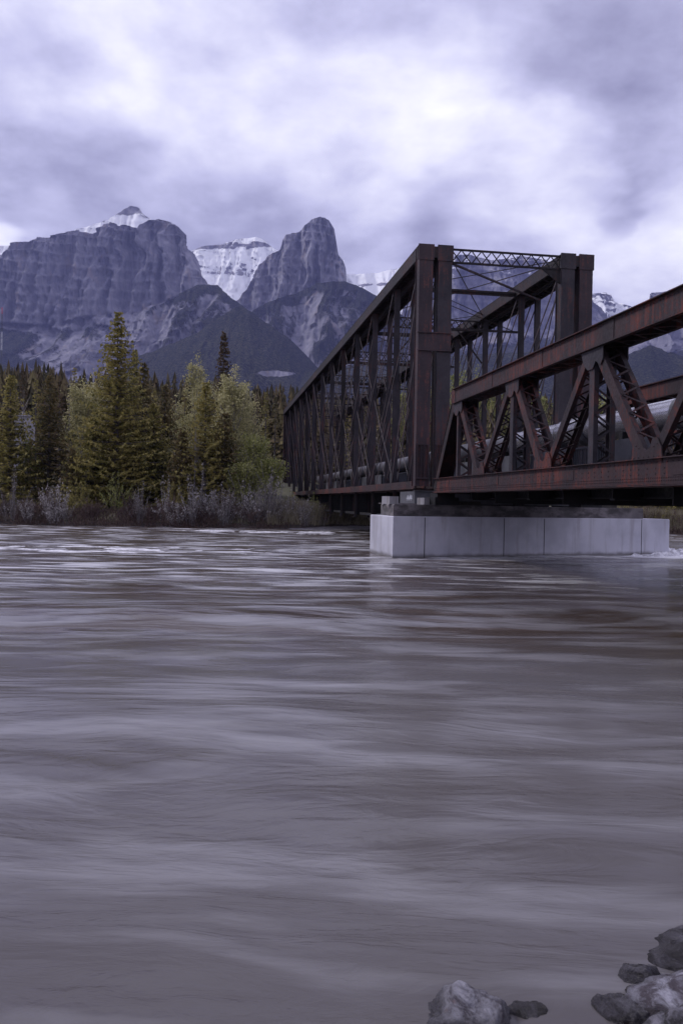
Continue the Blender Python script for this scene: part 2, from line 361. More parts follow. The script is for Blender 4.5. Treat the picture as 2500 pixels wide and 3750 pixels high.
# ------------------------------------------------------------------ ground, river
BANK = [(-2000, 120), (-300, 75), (-60, 61), (-25, 62.2), (-5, 63.4), (-2, 64.5), (1.0, 67.5), (4, 70), (9, 72), (18, 68), (25, 65.5), (60, 62), (300, 70), (2000, 110)]
def bank_y(x): return float(np.interp(x, [b[0] for b in BANK], [b[1] for b in BANK])) + .5 * mn.noise(Vector((x * .35, 3, 0)))
NEAR = [(-2000, 0), (-40, 1), (-4, 1.2), (0, 2.3), (.5, 2.7), (1.1, 3.0), (1.9, 3.6), (2.6, 4.4), (5, 5.0), (12, 5), (40, 6), (2000, 10)]
def near_y(x): return float(np.interp(x, [b[0] for b in NEAR], [b[1] for b in NEAR]))
def ground_z(x, y):
    yb, yn = bank_y(x), near_y(x)
    if y > yb:
        dd = y - yb
        z = -.25 + 1.25 * smooth(0, 2.2, dd) + .9 * smooth(2, 16, dd) + .11 * max(0, dd - 14) * (1 if dd < 170 else 170 / dd)
        if dd > 500: z = 18 + 0.0 * dd
        return z + .25 * fbm(x * .12, y * .12, 0, 3) * smooth(1, 8, dd)
    if y < yn:
        dd = yn - y
        return -.25 + .75 * smooth(0, 3.5, dd) + .05 * min(dd, 30)
    m = min(yb - y, y - yn)
    return -.25 - 1.3 * smooth(0, 5, m)
ys = np.concatenate([np.linspace(-80, -8, 12), np.linspace(-6, 8, 29), np.linspace(10, 56, 16), np.linspace(57, 90, 67), np.linspace(93, 260, 60), np.geomspace(290, 20000, 24)])
xs = np.concatenate([-np.geomspace(20000, 130, 22), np.linspace(-120, -42, 30), np.linspace(-40, 45, 120), np.linspace(48, 130, 30), np.geomspace(150, 20000, 22)])
V = [(x, y, ground_z(x, y)) for y in ys for x in xs]
g = np_mesh('ground', V, grid_faces(len(ys), len(xs)), M_GROUND); tag(g, kind='structure')

def wz(x, y):
    a = .035 * smooth(3, 14, y)
    z = a * 2.0 * mn.noise(Vector((x * .085 + .2 * y, y * .42, 1.3))) + a * 1.1 * mn.noise(Vector((x * .22, y * .9, 5.1)))
    z += .012 * mn.noise(Vector((x * .9, y * 2.0, 2.0)))
    far = smooth(20, 34, y)
    z += far * .045 * mn.noise(Vector((x * .35, y * .8, 9.0)))
    z *= 1 - .75 * smooth(1.5, 5, x) * smooth(9, 13, y) * smooth(33, 28, y)
    # low standing wave that runs across the stream, and the surge against the pier
    z += .07 * math.exp(-((y - 16.2 - .18 * x) / 1.3) ** 2) * smooth(9, 2, x)
    z -= .10 * math.exp(-((y - 14.2 - .14 * x) / .9) ** 2) * smooth(9, 2, x)
    z += .12 * math.exp(-(((x - 15.2) / 2.0) ** 2 + ((y - 37.9) / 1.7) ** 2)) * (1 + .9 * mn.noise(Vector((x * 1.7, y * 2.6, 3))))
    return z
ys = np.concatenate([np.linspace(-10, 2, 6), np.geomspace(2.2, 80, 330), np.linspace(85, 140, 8)])
xs = np.concatenate([-np.geomspace(1500, 44, 14), np.linspace(-42, -14, 60), np.linspace(-13.8, 22, 260), np.linspace(22.5, 45, 45), np.geomspace(47, 1500, 14)])
V = [(x, y, wz(x, y)) for y in ys for x in xs]
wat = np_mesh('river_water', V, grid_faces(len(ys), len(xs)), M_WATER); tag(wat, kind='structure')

def white_water(name, u0, u1, v0, v1, nu, nv_, to_xy, amp, base, mask, fx, fy, seed):
    V = []
    for j in range(nv_):
        for i in range(nu):
            a, b = u0 + (u1 - u0) * i / (nu - 1), v0 + (v1 - v0) * j / (nv_ - 1); x, y = to_xy(a, b)
            n = mn.fractal(Vector((a * fx, b * fy, seed)), .8, 2.1, 6); z = wz(x, y) - base + amp * (n + .25) * mask(a, b) - .12 * (1 - mask(a, b))
            V.append((x, y, z))
    return V, grid_faces(nv_, nu)
mw, tw, bw_ = mat('white_water_foam'); pw = geo_pos(tw)
tw.l.new(tw.mix(tw.rng(tw.noise(tw.mapping(pw, (1, 2.5, 1)), 3, 7, .65), .35, .65), (.34, .33, .37), (.74, .73, .77)), bw_.inputs['Base Color']); bw_.inputs['Roughness'].default_value = .8
V1, F1 = white_water('pier', 8.3, 18.5, -2.3, 1.2, 230, 110, lambda a, b: (1.96 + a * .908 - b * .419, 32.07 + a * .419 + b * .908), .30, .045,
    lambda a, b: smooth(8.5, 13.5, a) * smooth(18.4, 16.5, a) * smooth(-2.3, -.9 + .5 * smooth(14, 9, a), b), .8, 1.9, 3)
V2, F2 = white_water('riffle', -22, 1.0, 30.5, 38, 320, 90, lambda a, b: (a, b), .09, .040, lambda a, b: smooth(30.5, 33, b) * smooth(38, 35.5, b) * smooth(1, -5, a) * smooth(-22, -18, a), .45, 1.2, 9)
V3, F3 = white_water('riffle', -14, 1.5, 52, 60.5, 240, 60, lambda a, b: (a, b), .13, .055, lambda a, b: smooth(52, 55, b) * smooth(60.5, 58, b) * smooth(1.5, -1, a) * smooth(-14, -9, a), .5, .9, 14)
VV = V1 + V2 + V3; FF = np.concatenate([F1, F2 + len(V1), F3 + len(V1) + len(V2)])
tag(np_mesh('white_water', VV, FF, mw), kind='stuff')

# gravel bar
mb = MB()
V = []; nr, nc = 14, 60
for i in range(nr):
    for j in range(nc):
        x = -4.6 + 10.5 * j / (nc - 1); u_ = i / (nr - 1)
        y0 = 62.6 + .50 * (x + 4.6); yy = y0 + u_ * 5
        V.append((x, yy, -.12 + .33 * math.sin(math.pi * u_) ** .6 * math.sin(math.pi * j / (nc - 1)) ** .5 + .05 * mn.noise(Vector((x * 2, yy * 2, 0)))))
tag(np_mesh('gravel_bar', V, grid_faces(nr, nc), M_GRAVEL), kind='structure')

# ------------------------------------------------------------------ mountains
def mountain(name, layers, x0, x1, nx, nv, gully, gf, jag, snow, trees, kind='structure', seed=0):
    """layers: (polyline in bearings, distance) from the ridge down to the foot; a back slope is added behind the ridge"""
    px = np.linspace(x0, x1, nx)
    rows = []
    for poly, D in layers:
        pxs = [p[0] for p in poly]; pys = [p[1] for p in poly]
        rows.append(([survey(x, y, D) for x, y in zip(px, np.interp(px, pxs, pys))]))
    rows.append([Vector((p.x, p.y - 500, -30)) for p in rows[-1]])     # the foot runs on down into the valley floor
    V, sn, tr = [], [], []
    nl = len(layers)
    back = nv // 4
    for r in range(-back, nv):
        for c in range(nx):
            if r < 0:
                k = -r / back; a = rows[0][c]; P = Vector((a.x, a.y + 900 * k, a.z * (1 - .8 * k)))
                v = 0
            else:
                v = nl * (r / (nv - 1)) ** 1.7; i = min(nl - 1, int(v)); f = v - i
                P = rows[i][c].lerp(rows[i + 1][c], f)
            g1 = mn.ridged_multi_fractal(Vector(((P.x + 60 * mn.noise(Vector((P.x * .004, P.z * .006, seed)))) * gf * 1.5 + seed, P.z * gf * (.14 if v < 1 else .28), seed * 1.7)), .75, 2.2, 6, 1.0, 2.0) - 1.1
            g2 = fbm(P.x * gf * 3.6, P.z * gf * (.45 if v < 1.15 else .8), seed, 6)
            ledge = ((P.z + .10 * P.x + 25 * mn.noise(Vector((P.x * .006, P.z * .004, seed)))) / 62.0) % 1.0
            amp = gully * (1.9 if v < 1 else 1.9 - 1.1 * smooth(1, 1.3, v))
            P2 = Vector(P); P2.y -= amp * (g1 * .75 + g2 * .55) + (gully * .28 * (ledge ** 2.5) if v < 1.1 else 0)
            P2.z = CAM_H + (P.z - CAM_H) * (P2.y / P.y)          # nearer buttresses stand correspondingly lower, so the crest keeps its line
            P2.z += jag * .6 * (fbm(P.x * gf * 6, seed, 0, 4) + .6 * mn.noise(Vector((P.x * gf * 22, seed, 2)))) * (1 if v < .15 else .6) + gully * .10 * g2 * smooth(.05, .3, v) * 0
            V.append(tuple(P2)); X = (px[c]); Z = P.z
            sn.append(snow(X, P, v, g1, g2)); tr.append(trees(X, P, v, g1, g2))
    F = grid_faces(back + nv, nx)[:, ::-1]
    o = np_mesh(name, V, F, M_HILL, {'snow': sn, 'trees': tr})
    tag(o, kind=kind); return o
def line(*pts):
    return list(pts)
Z0 = lambda X, P, v, a, b: 0.0
def ypx(P):     # apparent height of a point, in source pixels, ignoring roll
    return 1838 - (P.z - CAM_H) / P.y * FPX + .018 * ((P.x / P.y * FPX))

# snowy summits behind
mountain('snow_peak', [(line((-200, 900), (120, 900), (222, 858), (300, 835), (375, 815), (421, 792), (453, 768), (481, 752), (500, 756), (520, 770), (559, 802), (600, 850), (700, 950)), 5600),
                       (line((-200, 1200), (700, 1200)), 4900)], -150, 700, 150, 60, 60, .0028, 7,
         lambda X, P, v, a, b: .80 - .5 * smooth(905, 960, ypx(P)) - .75 * smooth(800, 772, ypx(P)), Z0, seed=3)
mountain('snow_mountain', [(line((600, 960), (717, 911), (767, 899), (823, 894), (869, 876), (943, 867), (958, 874), (980, 890), (1017, 917), (1100, 930), (1300, 960)), 7200),
                           (line((600, 1080), (1300, 1100)), 6500), (line((600, 1300), (1300, 1300)), 5600)], 640, 1260, 170, 90, 110, .0022, 6,
         lambda X, P, v, a, b: .84 - .38 * math.exp(-((ypx(P) - 1000 - .05 * (X - 850)) / 15) ** 2) - .62 * math.exp(-((ypx(P) - 903 + .04 * (X - 850)) / 11) ** 2) - .25 * math.exp(-((ypx(P) - 975) / 6) ** 2), Z0, seed=5)
mountain('snow_range', [(line((1150, 1030), (1230, 1008), (1267, 1005), (1322, 1003), (1387, 998), (1450, 984), (1560, 962), (1700, 960), (1800, 1000)), 7000),
                        (line((1150, 1150), (1800, 1150)), 6300), (line((1150, 1350), (1800, 1350)), 5600)], 1170, 1780, 150, 80, 100, .0022, 6,
         lambda X, P, v, a, b: .88 - .45 * math.exp(-((ypx(P) - 1045 + .05 * (X - 1350)) / 7) ** 2) - .25 * smooth(.1, .6, b), Z0, seed=8)
# big limestone wall on the left
rg = line((-400, 1030), (-120, 990), (0, 940), (37, 908), (65, 890), (120, 885), (139, 869), (190, 871), (222, 860), (268, 842), (342, 855), (375, 822), (410, 815), (440, 826), (470, 823), (505, 838), (532, 827), (560, 806), (592, 803), (638, 818), (655, 826), (667, 850), (684, 885), (707, 917), (740, 966), (748, 1000), (752, 1036), (800, 1120), (900, 1260))
mountain('limestone_mountain', [(rg, 4700), (line((-400, 1230), (0, 1185), (200, 1195), (350, 1160), (480, 1150), (600, 1110), (700, 1075), (760, 1050), (900, 1270)), 4450),
                                (line((-400, 1420), (900, 1420)), 3700), (line((-400, 1800), (900, 1800)), 3100)], -350, 880, 380, 170, 105, .0042, 8,
         lambda X, P, v, a, b: -.15 + .42 * math.exp(-((X - 520) ** 2 / 900 + (ypx(P) - 945) ** 2 / 70)) + .5 * math.exp(-((X - 505) ** 2 / 60 + (ypx(P) - 865) ** 2 / 500)) + .4 * math.exp(-((X - 652) ** 2 / 160 + (ypx(P) - 1078) ** 2 / 40)),
         lambda X, P, v, a, b: smooth(1.0, 1.18, v) * (.30 + .42 * smooth(190, 20, X) + .15 * b) + smooth(1.0, 1.1, v) * .22 * smooth(-.2, .4, a) - .02, seed=11)
# pinnacle
mountain('rock_pinnacle', [(line((820, 1180), (870, 1100), (906, 1066), (943, 985), (980, 938), (1022, 915), (1034, 880), (1050, 861), (1075, 853), (1096, 850), (1119, 829), (1142, 804), (1170, 794), (1190, 798), (1205, 808), (1225, 839), (1232, 885), (1239, 932), (1258, 957), (1266, 985), (1268, 1030), (1300, 1090), (1400, 1200)), 5000),
                           (line((820, 1260), (950, 1130), (1150, 1080), (1268, 1045), (1400, 1230)), 4600), (line((820, 1500), (1400, 1500)), 3900)], 840, 1370, 220, 130, 110, .0046, 7,
         lambda X, P, v, a, b: -.1 + .45 * math.exp(-((X - 1050) ** 2 / 500 + (ypx(P) - 1060 + .5 * (X - 1050)) ** 2 / 40)) + .45 * math.exp(-((X - 950) ** 2 / 1200 + (ypx(P) - 1085 + .9 * (X - 950)) ** 2 / 60)) + .4 * math.exp(-((X - 1195) ** 2 / 60 + (ypx(P) - 845) ** 2 / 100)) + .35 * smooth(960, 860, X),
         lambda X, P, v, a, b: .5 * smooth(.9, 1.15, v), seed=14)
# wall seen through the portal, with its snow
mountain('limestone_mountain', [(line((1450, 1150), (1520, 1060), (1600, 975), (1660, 935), (1720, 930), (1790, 952), (1850, 945), (1930, 938), (1990, 950), (2060, 990), (2120, 1060), (2200, 1150), (2350, 1300)), 5600),
                                (line((1450, 1290), (1800, 1230), (2100, 1200), (2350, 1320)), 5100), (line((1450, 1500), (2350, 1500)), 4200)], 1470, 2330, 230, 120, 110, .0036, 8,
         lambda X, P, v, a, b: .36 * smooth(1120, 960, ypx(P)) + .14 * b + .02, lambda X, P, v, a, b: .75 * smooth(.95, 1.25, v), seed=17)
mountain('snow_peak', [(line((2000, 1180), (2080, 1110), (2130, 1085), (2170, 1073), (2203, 1070), (2225, 1088), (2267, 1110), (2296, 1124), (2400, 1190), (2500, 1260)), 6400),
                       (line((2000, 1300), (2500, 1340)), 5800)], 2010, 2480, 130, 70, 100, .0030, 6,
         lambda X, P, v, a, b: .80 - .25 * smooth(-.1, .5, a), lambda X, P, v, a, b: .75 * smooth(.5, .8, v), seed=21)
mountain('limestone_mountain', [(line((2250, 1300), (2330, 1170), (2376, 1098), (2400, 1074), (2435, 1066), (2470, 1058), (2520, 1040), (2700, 990), (2900, 1000), (3100, 1080)), 5200),
                                (line((2250, 1330), (2500, 1240), (3100, 1250)), 4800), (line((2250, 1500), (3100, 1500)), 4000)], 2260, 3050, 180, 100, 110, .0036, 8,
         lambda X, P, v, a, b: -.12, lambda X, P, v, a, b: .25 * smooth(.5, 1, v) + .5 * smooth(1.0, 1.3, v), seed=24)
# lower ridges and forested hills
mountain('foothill', [(line((-400, 1500), (150, 1400), (300, 1290), (450, 1200), (560, 1130), (650, 1082), (740, 1042), (795, 1044), (851, 1088), (920, 1140), (1000, 1230), (1120, 1400)), 4050),
                      (line((-400, 1560), (560, 1260), (740, 1170), (860, 1180), (1120, 1430)), 3750), (line((-400, 1700), (1120, 1600)), 3200)], -300, 1100, 260, 110, 85, .0042, 8,
         lambda X, P, v, a, b: -.3, lambda X, P, v, a, b: .10 + .24 * smooth(560, 760, X) + .38 * smooth(.45, .05, v) * smooth(480, 640, X) + .15 * smooth(-.3, .5, a) - .12 * smooth(650, 400, X) + .25 * b, seed=27)
mountain('foothill', [(line((800, 1260), (900, 1160), (975, 1110), (1100, 1066), (1150, 1040), (1200, 1032), (1265, 1030), (1330, 1056), (1369, 1079), (1480, 1160), (1600, 1300), (1700, 1400)), 4250),
                      (line((800, 1330), (1200, 1180), (1500, 1260), (1700, 1450)), 3900), (line((800, 1600), (1700, 1600)), 3300)], 820, 1680, 230, 110, 90, .0042, 8,
         lambda X, P, v, a, b: -.3, lambda X, P, v, a, b: .36 + .42 * smooth(.35, .0, v) + .22 * smooth(-.2, .5, a) + .3 * b + .3 * smooth(1250, 1380, X) * smooth(1.3, 0, v), seed=31)
mountain('forested_hill', [(line((350, 1400), (518, 1301), (620, 1262), (721, 1222), (800, 1165), (850, 1132), (883, 1120), (920, 1140), (971, 1178), (1063, 1243), (1110, 1290), (1156, 1338), (1220, 1400), (1300, 1480)), 3300),
                           (line((350, 1560), (1300, 1560)), 2500)], 370, 1280, 260, 90, 26, .0045, 6,
         lambda X, P, v, a, b: -.5, lambda X, P, v, a, b: 1.1 - 1.5 * math.exp(-(((X - 1010) / 75) ** 2 + ((ypx(P) - 1368) / 11) ** 2)), seed=34)
mountain('forested_hill', [(line((1000, 1460), (1150, 1350), (1400, 1325), (1700, 1300), (2000, 1285), (2250, 1325), (2330, 1285), (2385, 1262), (2440, 1290), (2500, 1305), (2700, 1270), (3000, 1300)), 3000),
                           (line((1000, 1600), (3000, 1600)), 2200)], 1020, 2980, 320, 80, 26, .0045, 6,
         lambda X, P, v, a, b: -.5, lambda X, P, v, a, b: 1.0, seed=37)
mountain('forested_hill', [(line((-700, 1330), (-300, 1300), (0, 1330), (250, 1390), (500, 1420), (800, 1440)), 2600), (line((-700, 1600), (800, 1600)), 2000)], -680, 780, 200, 50, 24, .0045, 6,
         lambda X, P, v, a, b: -.5, lambda X, P, v, a, b: 1.0, seed=41)

# ------------------------------------------------------------------ bridge
PHI = R(8.814)
CT, S0 = 12.08, 34.0
U = Vector((-math.sin(PHI), math.cos(PHI), 0)); N = Vector((math.cos(PHI), math.sin(PHI), 0))
def bw(x, y, z=0): return N * (CT + x) + U * (S0 + y) + Vector((0, 0, z))     # bridge frame -> world
NP, PL = 12, 5.417
LEN = NP * PL
ZB, ZT = 2.62, 12.74          # undersides and top of the through truss
TB = empty('through_truss_bridge', bw(0, 0), PHI)
tag(TB, 'tall dark iron through-truss span with square open portal, from the pier to the far bank', 'bridge')
PLANES = (-3.47, -2.66, 2.68, 3.49)      # two truss planes on each side
def ibeam(mb, x, y, z0, z1, fx, dy, web=.03, fl=.03):
    """riveted post: two channels with their flat faces towards the ends, open on the sides, laced"""
    mb.box(x - fx / 2, x + fx / 2, y - dy / 2, y - dy / 2 + fl, z0, z1)
    mb.box(x - fx / 2, x + fx / 2, y + dy / 2 - fl, y + dy / 2, z0, z1)
    mb.box(x - web / 2, x + web / 2, y - dy / 2 + fl, y + dy / 2 - fl, z0, z1)
for pi, px_ in enumerate(PLANES):
    # top chord: box with open, laced underside
    mb = MB(); hw = .29
    mb.box(px_ - hw - .03, px_ + hw + .03, -.02, LEN + .02, ZT - .03, ZT)
    for s_ in (-1, 1):
        mb.box(px_ + s_ * hw - .02, px_ + s_ * hw + .02, .25, LEN - .25, ZT - .50, ZT - .03)
        mb.box(px_ + s_ * hw - (.09 if s_ > 0 else .02), px_ + s_ * hw + (.02 if s_ > 0 else .09), .25, LEN - .25, ZT - .52, ZT - .50)
    k = 0; yy = .4
    while yy < LEN - .6:
        mb.bar((px_ - hw, yy, ZT - .51), (px_ + hw, yy + .45, ZT - .51), .06, .012, (0, 1, 0)); mb.bar((px_ + hw, yy + .45, ZT - .525), (px_ - hw, yy + .9, ZT - .525), .06, .012, (0, 1, 0)); yy += .9
    mb.build('top_chord', M_DARK, TB)
    mb = MB()
    for s_ in (-1, 1):
        mb.box(px_ + s_ * .2 - .03, px_ + s_ * .2 + .03, .3, LEN - .3, ZB + .12, ZB + .42)
    mb.box(px_ - .30, px_ + .30, .3, LEN - .3, ZB + .08, ZB + .12)
    mb.build('bottom_chord', M_RED, TB)
    for yy in (0, LEN):      # end posts
        mb = MB(); sgn = 1 if yy == 0 else -1; y0 = yy
        a, b = sorted((y0, y0 + sgn * .04))
        mb.box(px_ - .29, px_ + .29, a, b, ZB + 1.9, ZT - .62)
        mb.box(px_ - .33, px_ + .33, min(a, a - .03 * sgn), max(b, b - .03 * sgn), ZT - .62, ZT + .03)       # cap plate
        for s_ in (-1, 1):
            xa = px_ + s_ * .27
            lo, hi = sorted((y0 + sgn * .04, y0 + sgn * .46)); mb.box(xa - .02, xa + .02, lo, hi, ZB + .2, ZT - .03)
            lo, hi = sorted((y0 + sgn * .46, y0 + sgn * .49)); mb.box(xa - .07, xa + .05, lo, hi, ZB + .2, ZT - .03)
        q = ZB + .3
        while q < ZT - 1:
            mb.bar((px_ - .27, y0 + sgn * .48, q), (px_ + .27, y0 + sgn * .48, q + .5), .012, .06, (0, 1, 0)); q += .5
        mb.box(px_ - .27, px_ + .27, min(y0 + sgn * .06, y0 + sgn * .1), max(y0 + sgn * .06, y0 + sgn * .1), ZB + .2, ZB + 1.9)
        for k in range(4): mb.box(px_ - .24 + k * .15, px_ - .21 + k * .15, y0 - .01, y0 + .055, ZB + .55, ZB + 1.9)
        mb.box(px_ - .27, px_ + .27, min(y0 - .02 * sgn, y0 + sgn * .06), max(y0 - .02 * sgn, y0 + sgn * .06), ZB + .50, ZB + .56)
        mb.build('end_post', M_POST if pi in (1, 2) else M_PURP, TB)
    for i in range(1, NP):
        mb = MB(); x = px_; y = i * PL
        ibeam(mb, x, y, ZB + .12, ZT - .5, .25, .20, .02, .02)
        mb.build('post', M_POST if i % 4 else M_DARK, TB)
    for i in range(NP):      # double-intersection eyebars, sloping towards midspan
        js = []
        if i == 0: js = [1, 2]
        elif i < NP // 2: js = [i + 2]
        for j in js:
            for (a_, b_) in ((i, j), (NP - i, NP - j)):
                mb = MB()
                for s_ in (-.14, .14):
                    mb.bar((px_ + s_, a_ * PL + (.25 if a_ == 0 else 0) - (.25 if a_ == NP else 0), ZT - .35), (px_ + s_, b_ * PL, ZB + .3), .022, .085, (1, 0, 0))
                mb.build('diagonal_eyebar', M_EYE, TB)
        if 3 <= i <= 6:
            for (a_, b_) in ((i, i - 2), (NP - i, NP - i + 2)):
                mb = MB(); mb.tube((px_, a_ * PL, ZT - .35), (px_, b_ * PL, ZB + .3), .02, n=5); mb.build('counter_rod', M_EYE, TB)
for sx in (-1, 1):           # tie plates joining the paired end posts
    c = sx * 3.07
    for yy, sg in ((0, -1), (LEN, 1)):
        mb = MB(); a, b = sorted((yy + sg * .035, yy + sg * .005)); mb.box(c - .69, c + .69, a, b, 8.42, 9.12)
        for k in range(9): mb.box(c - .62 + k * .155 - .012, c - .62 + k * .155 + .012, min(a, a + sg * .012), max(b, b + sg * .012), 8.48, 8.50); mb.box(c - .62 + k * .155 - .012, c - .62 + k * .155 + .012, min(a, a + sg * .012), max(b, b + sg * .012), 9.04, 9.06)
        mb.box(c - .74, c + .74, min(a, a + sg * .06), max(b, b + sg * .06), 8.39, 8.42); mb.box(c - .74, c + .74, min(a, a + sg * .06), max(b, b + sg * .06), 9.12, 9.15)
        mb.build('tie_plate', M_PURP, TB)
        mb = MB(); mb.box(c - .12, c + .12, yy - .01, yy + .2, ZT - .5, ZT - .05); mb.build('spacer', M_DARK, TB)
def lattice(mb, x0, x1, y, z0, z1, n, ch=.07, bars=.045):
    for z in (z0, z1):
        mb.box(x0, x1, y - .05, y + .05, z - ch / 2, z + ch / 2)
    dx = (x1 - x0) / n
    for i in range(n):
        mb.bar((x0 + i * dx, y - .02, z0), (x0 + (i + 1) * dx, y - .02, z1), .014, bars, (0, 1, 0))
        mb.bar((x0 + i * dx, y + .02, z1), (x0 + (i + 1) * dx, y + .02, z0), .014, bars, (0, 1, 0))
for yy in (.15, LEN - .15):
    mb = MB(); lattice(mb, -2.37, 2.39, yy, ZT - .62, ZT - .08, 11); mb.build('portal_lattice', M_DARK, TB)
    for sx in (-1, 1):
        mb = MB()
        vs = [(sx * 2.37, yy - .02, ZT - .62), (sx * 1.5, yy - .02, ZT - .62), (sx * 2.37, yy - .02, ZT - 1.25)]
        vs += [(a, b + .04, c) for a, b, c in vs]
        mb.add(vs, [(0, 1, 2), (5, 4, 3), (0, 3, 4, 1), (1, 4, 5, 2), (2, 5, 3, 0)])
        if sx > 0: mb.build('portal_bracket', M_DARK, TB)
for i in range(1, NP):
    y = i * PL
    if i % 2 == 0:
        mb = MB(); lattice(mb, -2.5, 2.5, y, ZT - 1.15, ZT - .62, 13, .06, .05)
        mb.build('sway_lattice', M_DARK, TB)
        for sx in (-1, 1):
            mb = MB(); mb.bar((sx * 2.5, y, ZT - 2.9), (sx * 1.1, y, ZT - 1.17), .07, .07, (0, 1, 0)); mb.build('knee_brace', M_DARK, TB)
    else:
        mb = MB(); mb.box(-2.4, 2.4, y - .06, y + .06, ZT - .44, ZT - .34); mb.box(-2.4, 2.4, y - .012, y + .012, ZT - .56, ZT - .44); mb.build('top_strut', M_DARK, TB)
        mb = MB(); mb.box(-2.5, 2.5, y - .04, y + .04, ZT - 2.3, ZT - 2.2); mb.build('sway_strut', M_DARK, TB)
    mb = MB(); mb.bar((-2.4, y, ZT - .6), (2.4, y, ZT - 2.25 if i % 2 else ZT - .6), .03, .03, (0, 1, 0)); mb.build('sway_rod', M_DARK, TB)
for i in range(0, NP, 2):
    a, b = i * PL, min(NP, i + 2) * PL
    for sg in (-1, 1):
        mb = MB(); mb.bar((-2.5 * sg, a + .1, ZT - .30), (2.5 * sg, b, ZT - .30), .035, .035, (0, 0, 1)); mb.build('top_lateral', M_DARK, TB)
for i in range(NP):
    mb = MB(); sg = 1 if i % 2 else -1; mb.bar((-2.5 * sg, i * PL, ZT - .24), (2.5 * sg, (i + 1) * PL, ZT - .24), .03, .03, (0, 0, 1)); mb.build('lateral_rod', M_DARK, TB)
mb = MB(); mb.bar((-2.35, .25, ZT - .62), (2.66, 3.1, ZT - 1.22), .075, .075, (0, 0, 1)); mb.build('portal_brace', M_EYE, TB)
mb = MB(); mb.bar((-2.35, LEN - .25, ZT - .62), (2.66, LEN - 3.1, ZT - 1.22), .11, .11, (0, 0, 1)); mb.build('portal_brace', M_POST, TB)
# floor system hung below the chords
for i in range(0, NP + 1):
    y = i * PL + (.35 if i == 0 else 0) - (.35 if i == NP else 0)
    zl = 1.42 if i not in (0,) else 2.2
    mb = MB(); mb.box(-3.5, 3.5, y - .02, y + .02, zl, 2.60)
    mb.box(-3.55, 3.55, y - .14, y + .14, zl - .04, zl); mb.box(-3.55, 3.55, y - .14, y + .14, 2.60, 2.64)
    x = -3.3
    while x < 3.4: mb.box(x - .03, x + .03, y - .08, y + .08, zl, 2.60); x += .66
    mb.build('floor_beam', M_BLACK, TB)
    if i:
        for px_ in PLANES:
            mb = MB(); mb.box(px_ - .07, px_ + .07, y - .21, y - .15, 1.25, 2.75); mb.box(px_ - .12, px_ + .12, y - .24, y + .24, 1.21, 1.25); mb.build('hanger', M_DARK, TB)
for x in (-2.2, -1.1, 0, 1.1, 2.2):
    mb = MB(); mb.box(x - .015, x + .015, .4, LEN - .4, 1.62, 2.45); mb.box(x - .13, x + .13, .4, LEN - .4, 2.45, 2.49); mb.box(x - .13, x + .13, .4, LEN - .4, 1.58, 1.62)
    mb.build('stringer', M_BLACK, TB)
for x in (-3.2, 3.2):
    mb = MB()
    for i in range(NP):
        mb.bar((x, i * PL + .5, 1.45), (x, (i + 1) * PL - .25, 1.45), .10, .14)
    mb.build('lower_strut', M_BLACK, TB)
mb = MB(); y = -.1
mb = MB(); mb.box(-3.75, 3.75, -.10, -.06, 2.10, 2.60); mb.box(-3.8, -3.75, -.10, 2.6, 2.10, 2.60); mb.box(-3.82, 3.8, -.16, .1, 2.60, 2.63)
eb = mb.build('end_girder', M_PANEL, TB)
# small unreadable scrawl of white paint on the girder end
mb = MB(); rg_ = random.Random(5)
px0 = -3.803
for k in range(14):
    yy = .35 + k * .07; z = 2.33 + rg_.uniform(-.05, .05)
    mb.bar((px0, yy, z - .08), (px0, yy + rg_.uniform(-.02, .07), z + .09), .004, .035, (1, 0, 0))
    if k % 2: mb.bar((px0, yy - .05, z), (px0, yy + .09, z + .02), .004, .03, (1, 0, 0))
mb.build('paint_scrawl', M_GRAF, TB)
mb = MB()                     # sleepers and deck boards
y = .2
while y < LEN - .2:
    mb.box(-2.45, 2.45, y, y + .30, 2.66, 2.86); y += .42
mb.build('deck_planks', M_WOOD, TB)

# --- pony truss span (near)
PB = empty('pony_truss_bridge', bw(0, 0), PHI)
tag(PB, 'low rusty red pony-truss span with laced diagonals, running from the pier off the right edge', 'bridge')
ZPB, ZPT = 2.53, 6.34
XL = [-3.28, -2.72]; PX = 3.0
HP = 2.76
bn = lambda k: -1.35 - 2 * HP * k + (0 if k else 0)      # bottom nodes L0, L1 ... (local y, towards the camera)
L = [-1.35 - 5.5 * k for k in range(7)]                  # L0..L6
Un = [-4.25] + [-9.84 - 5.35 * (k) for k in range(5)]
Un[5] = -31.3
def laced(mb, p, q, face, gap, sidev, n, lw=.05):
    """two flat channels a gap apart (across the truss) joined by zig-zag lacing"""
    p, q = Vector(p), Vector(q)
    for s_ in (-1, 1):
        o = Vector((s_ * gap / 2, 0, 0)); mb.bar(p + o, q + o, .045, face)
        a = (q - p).normalized(); e = a.cross(Vector((1, 0, 0))).normalized()
        for k in (-1, 1):
            mb.bar(p + o - Vector((s_ * .05, 0, 0)) + e * k * (face / 2 - .01), q + o - Vector((s_ * .05, 0, 0)) + e * k * (face / 2 - .01), .09, .018)
    a = (q - p).normalized(); e = a.cross(Vector((1, 0, 0))).normalized()
    for k in (-1, 1):
        for i in range(n):
            s_ = 1 if (i % 2) else -1
            A = p.lerp(q, i / n) + Vector((s_ * (gap / 2 - .02), 0, 0)) + e * k * (face / 2 + .012); B = p.lerp(q, (i + 1) / n) + Vector((-s_ * (gap / 2 - .02), 0, 0)) + e * k * (face / 2 + .012)
            mb.bar(A, B, .012, lw, tuple(e))
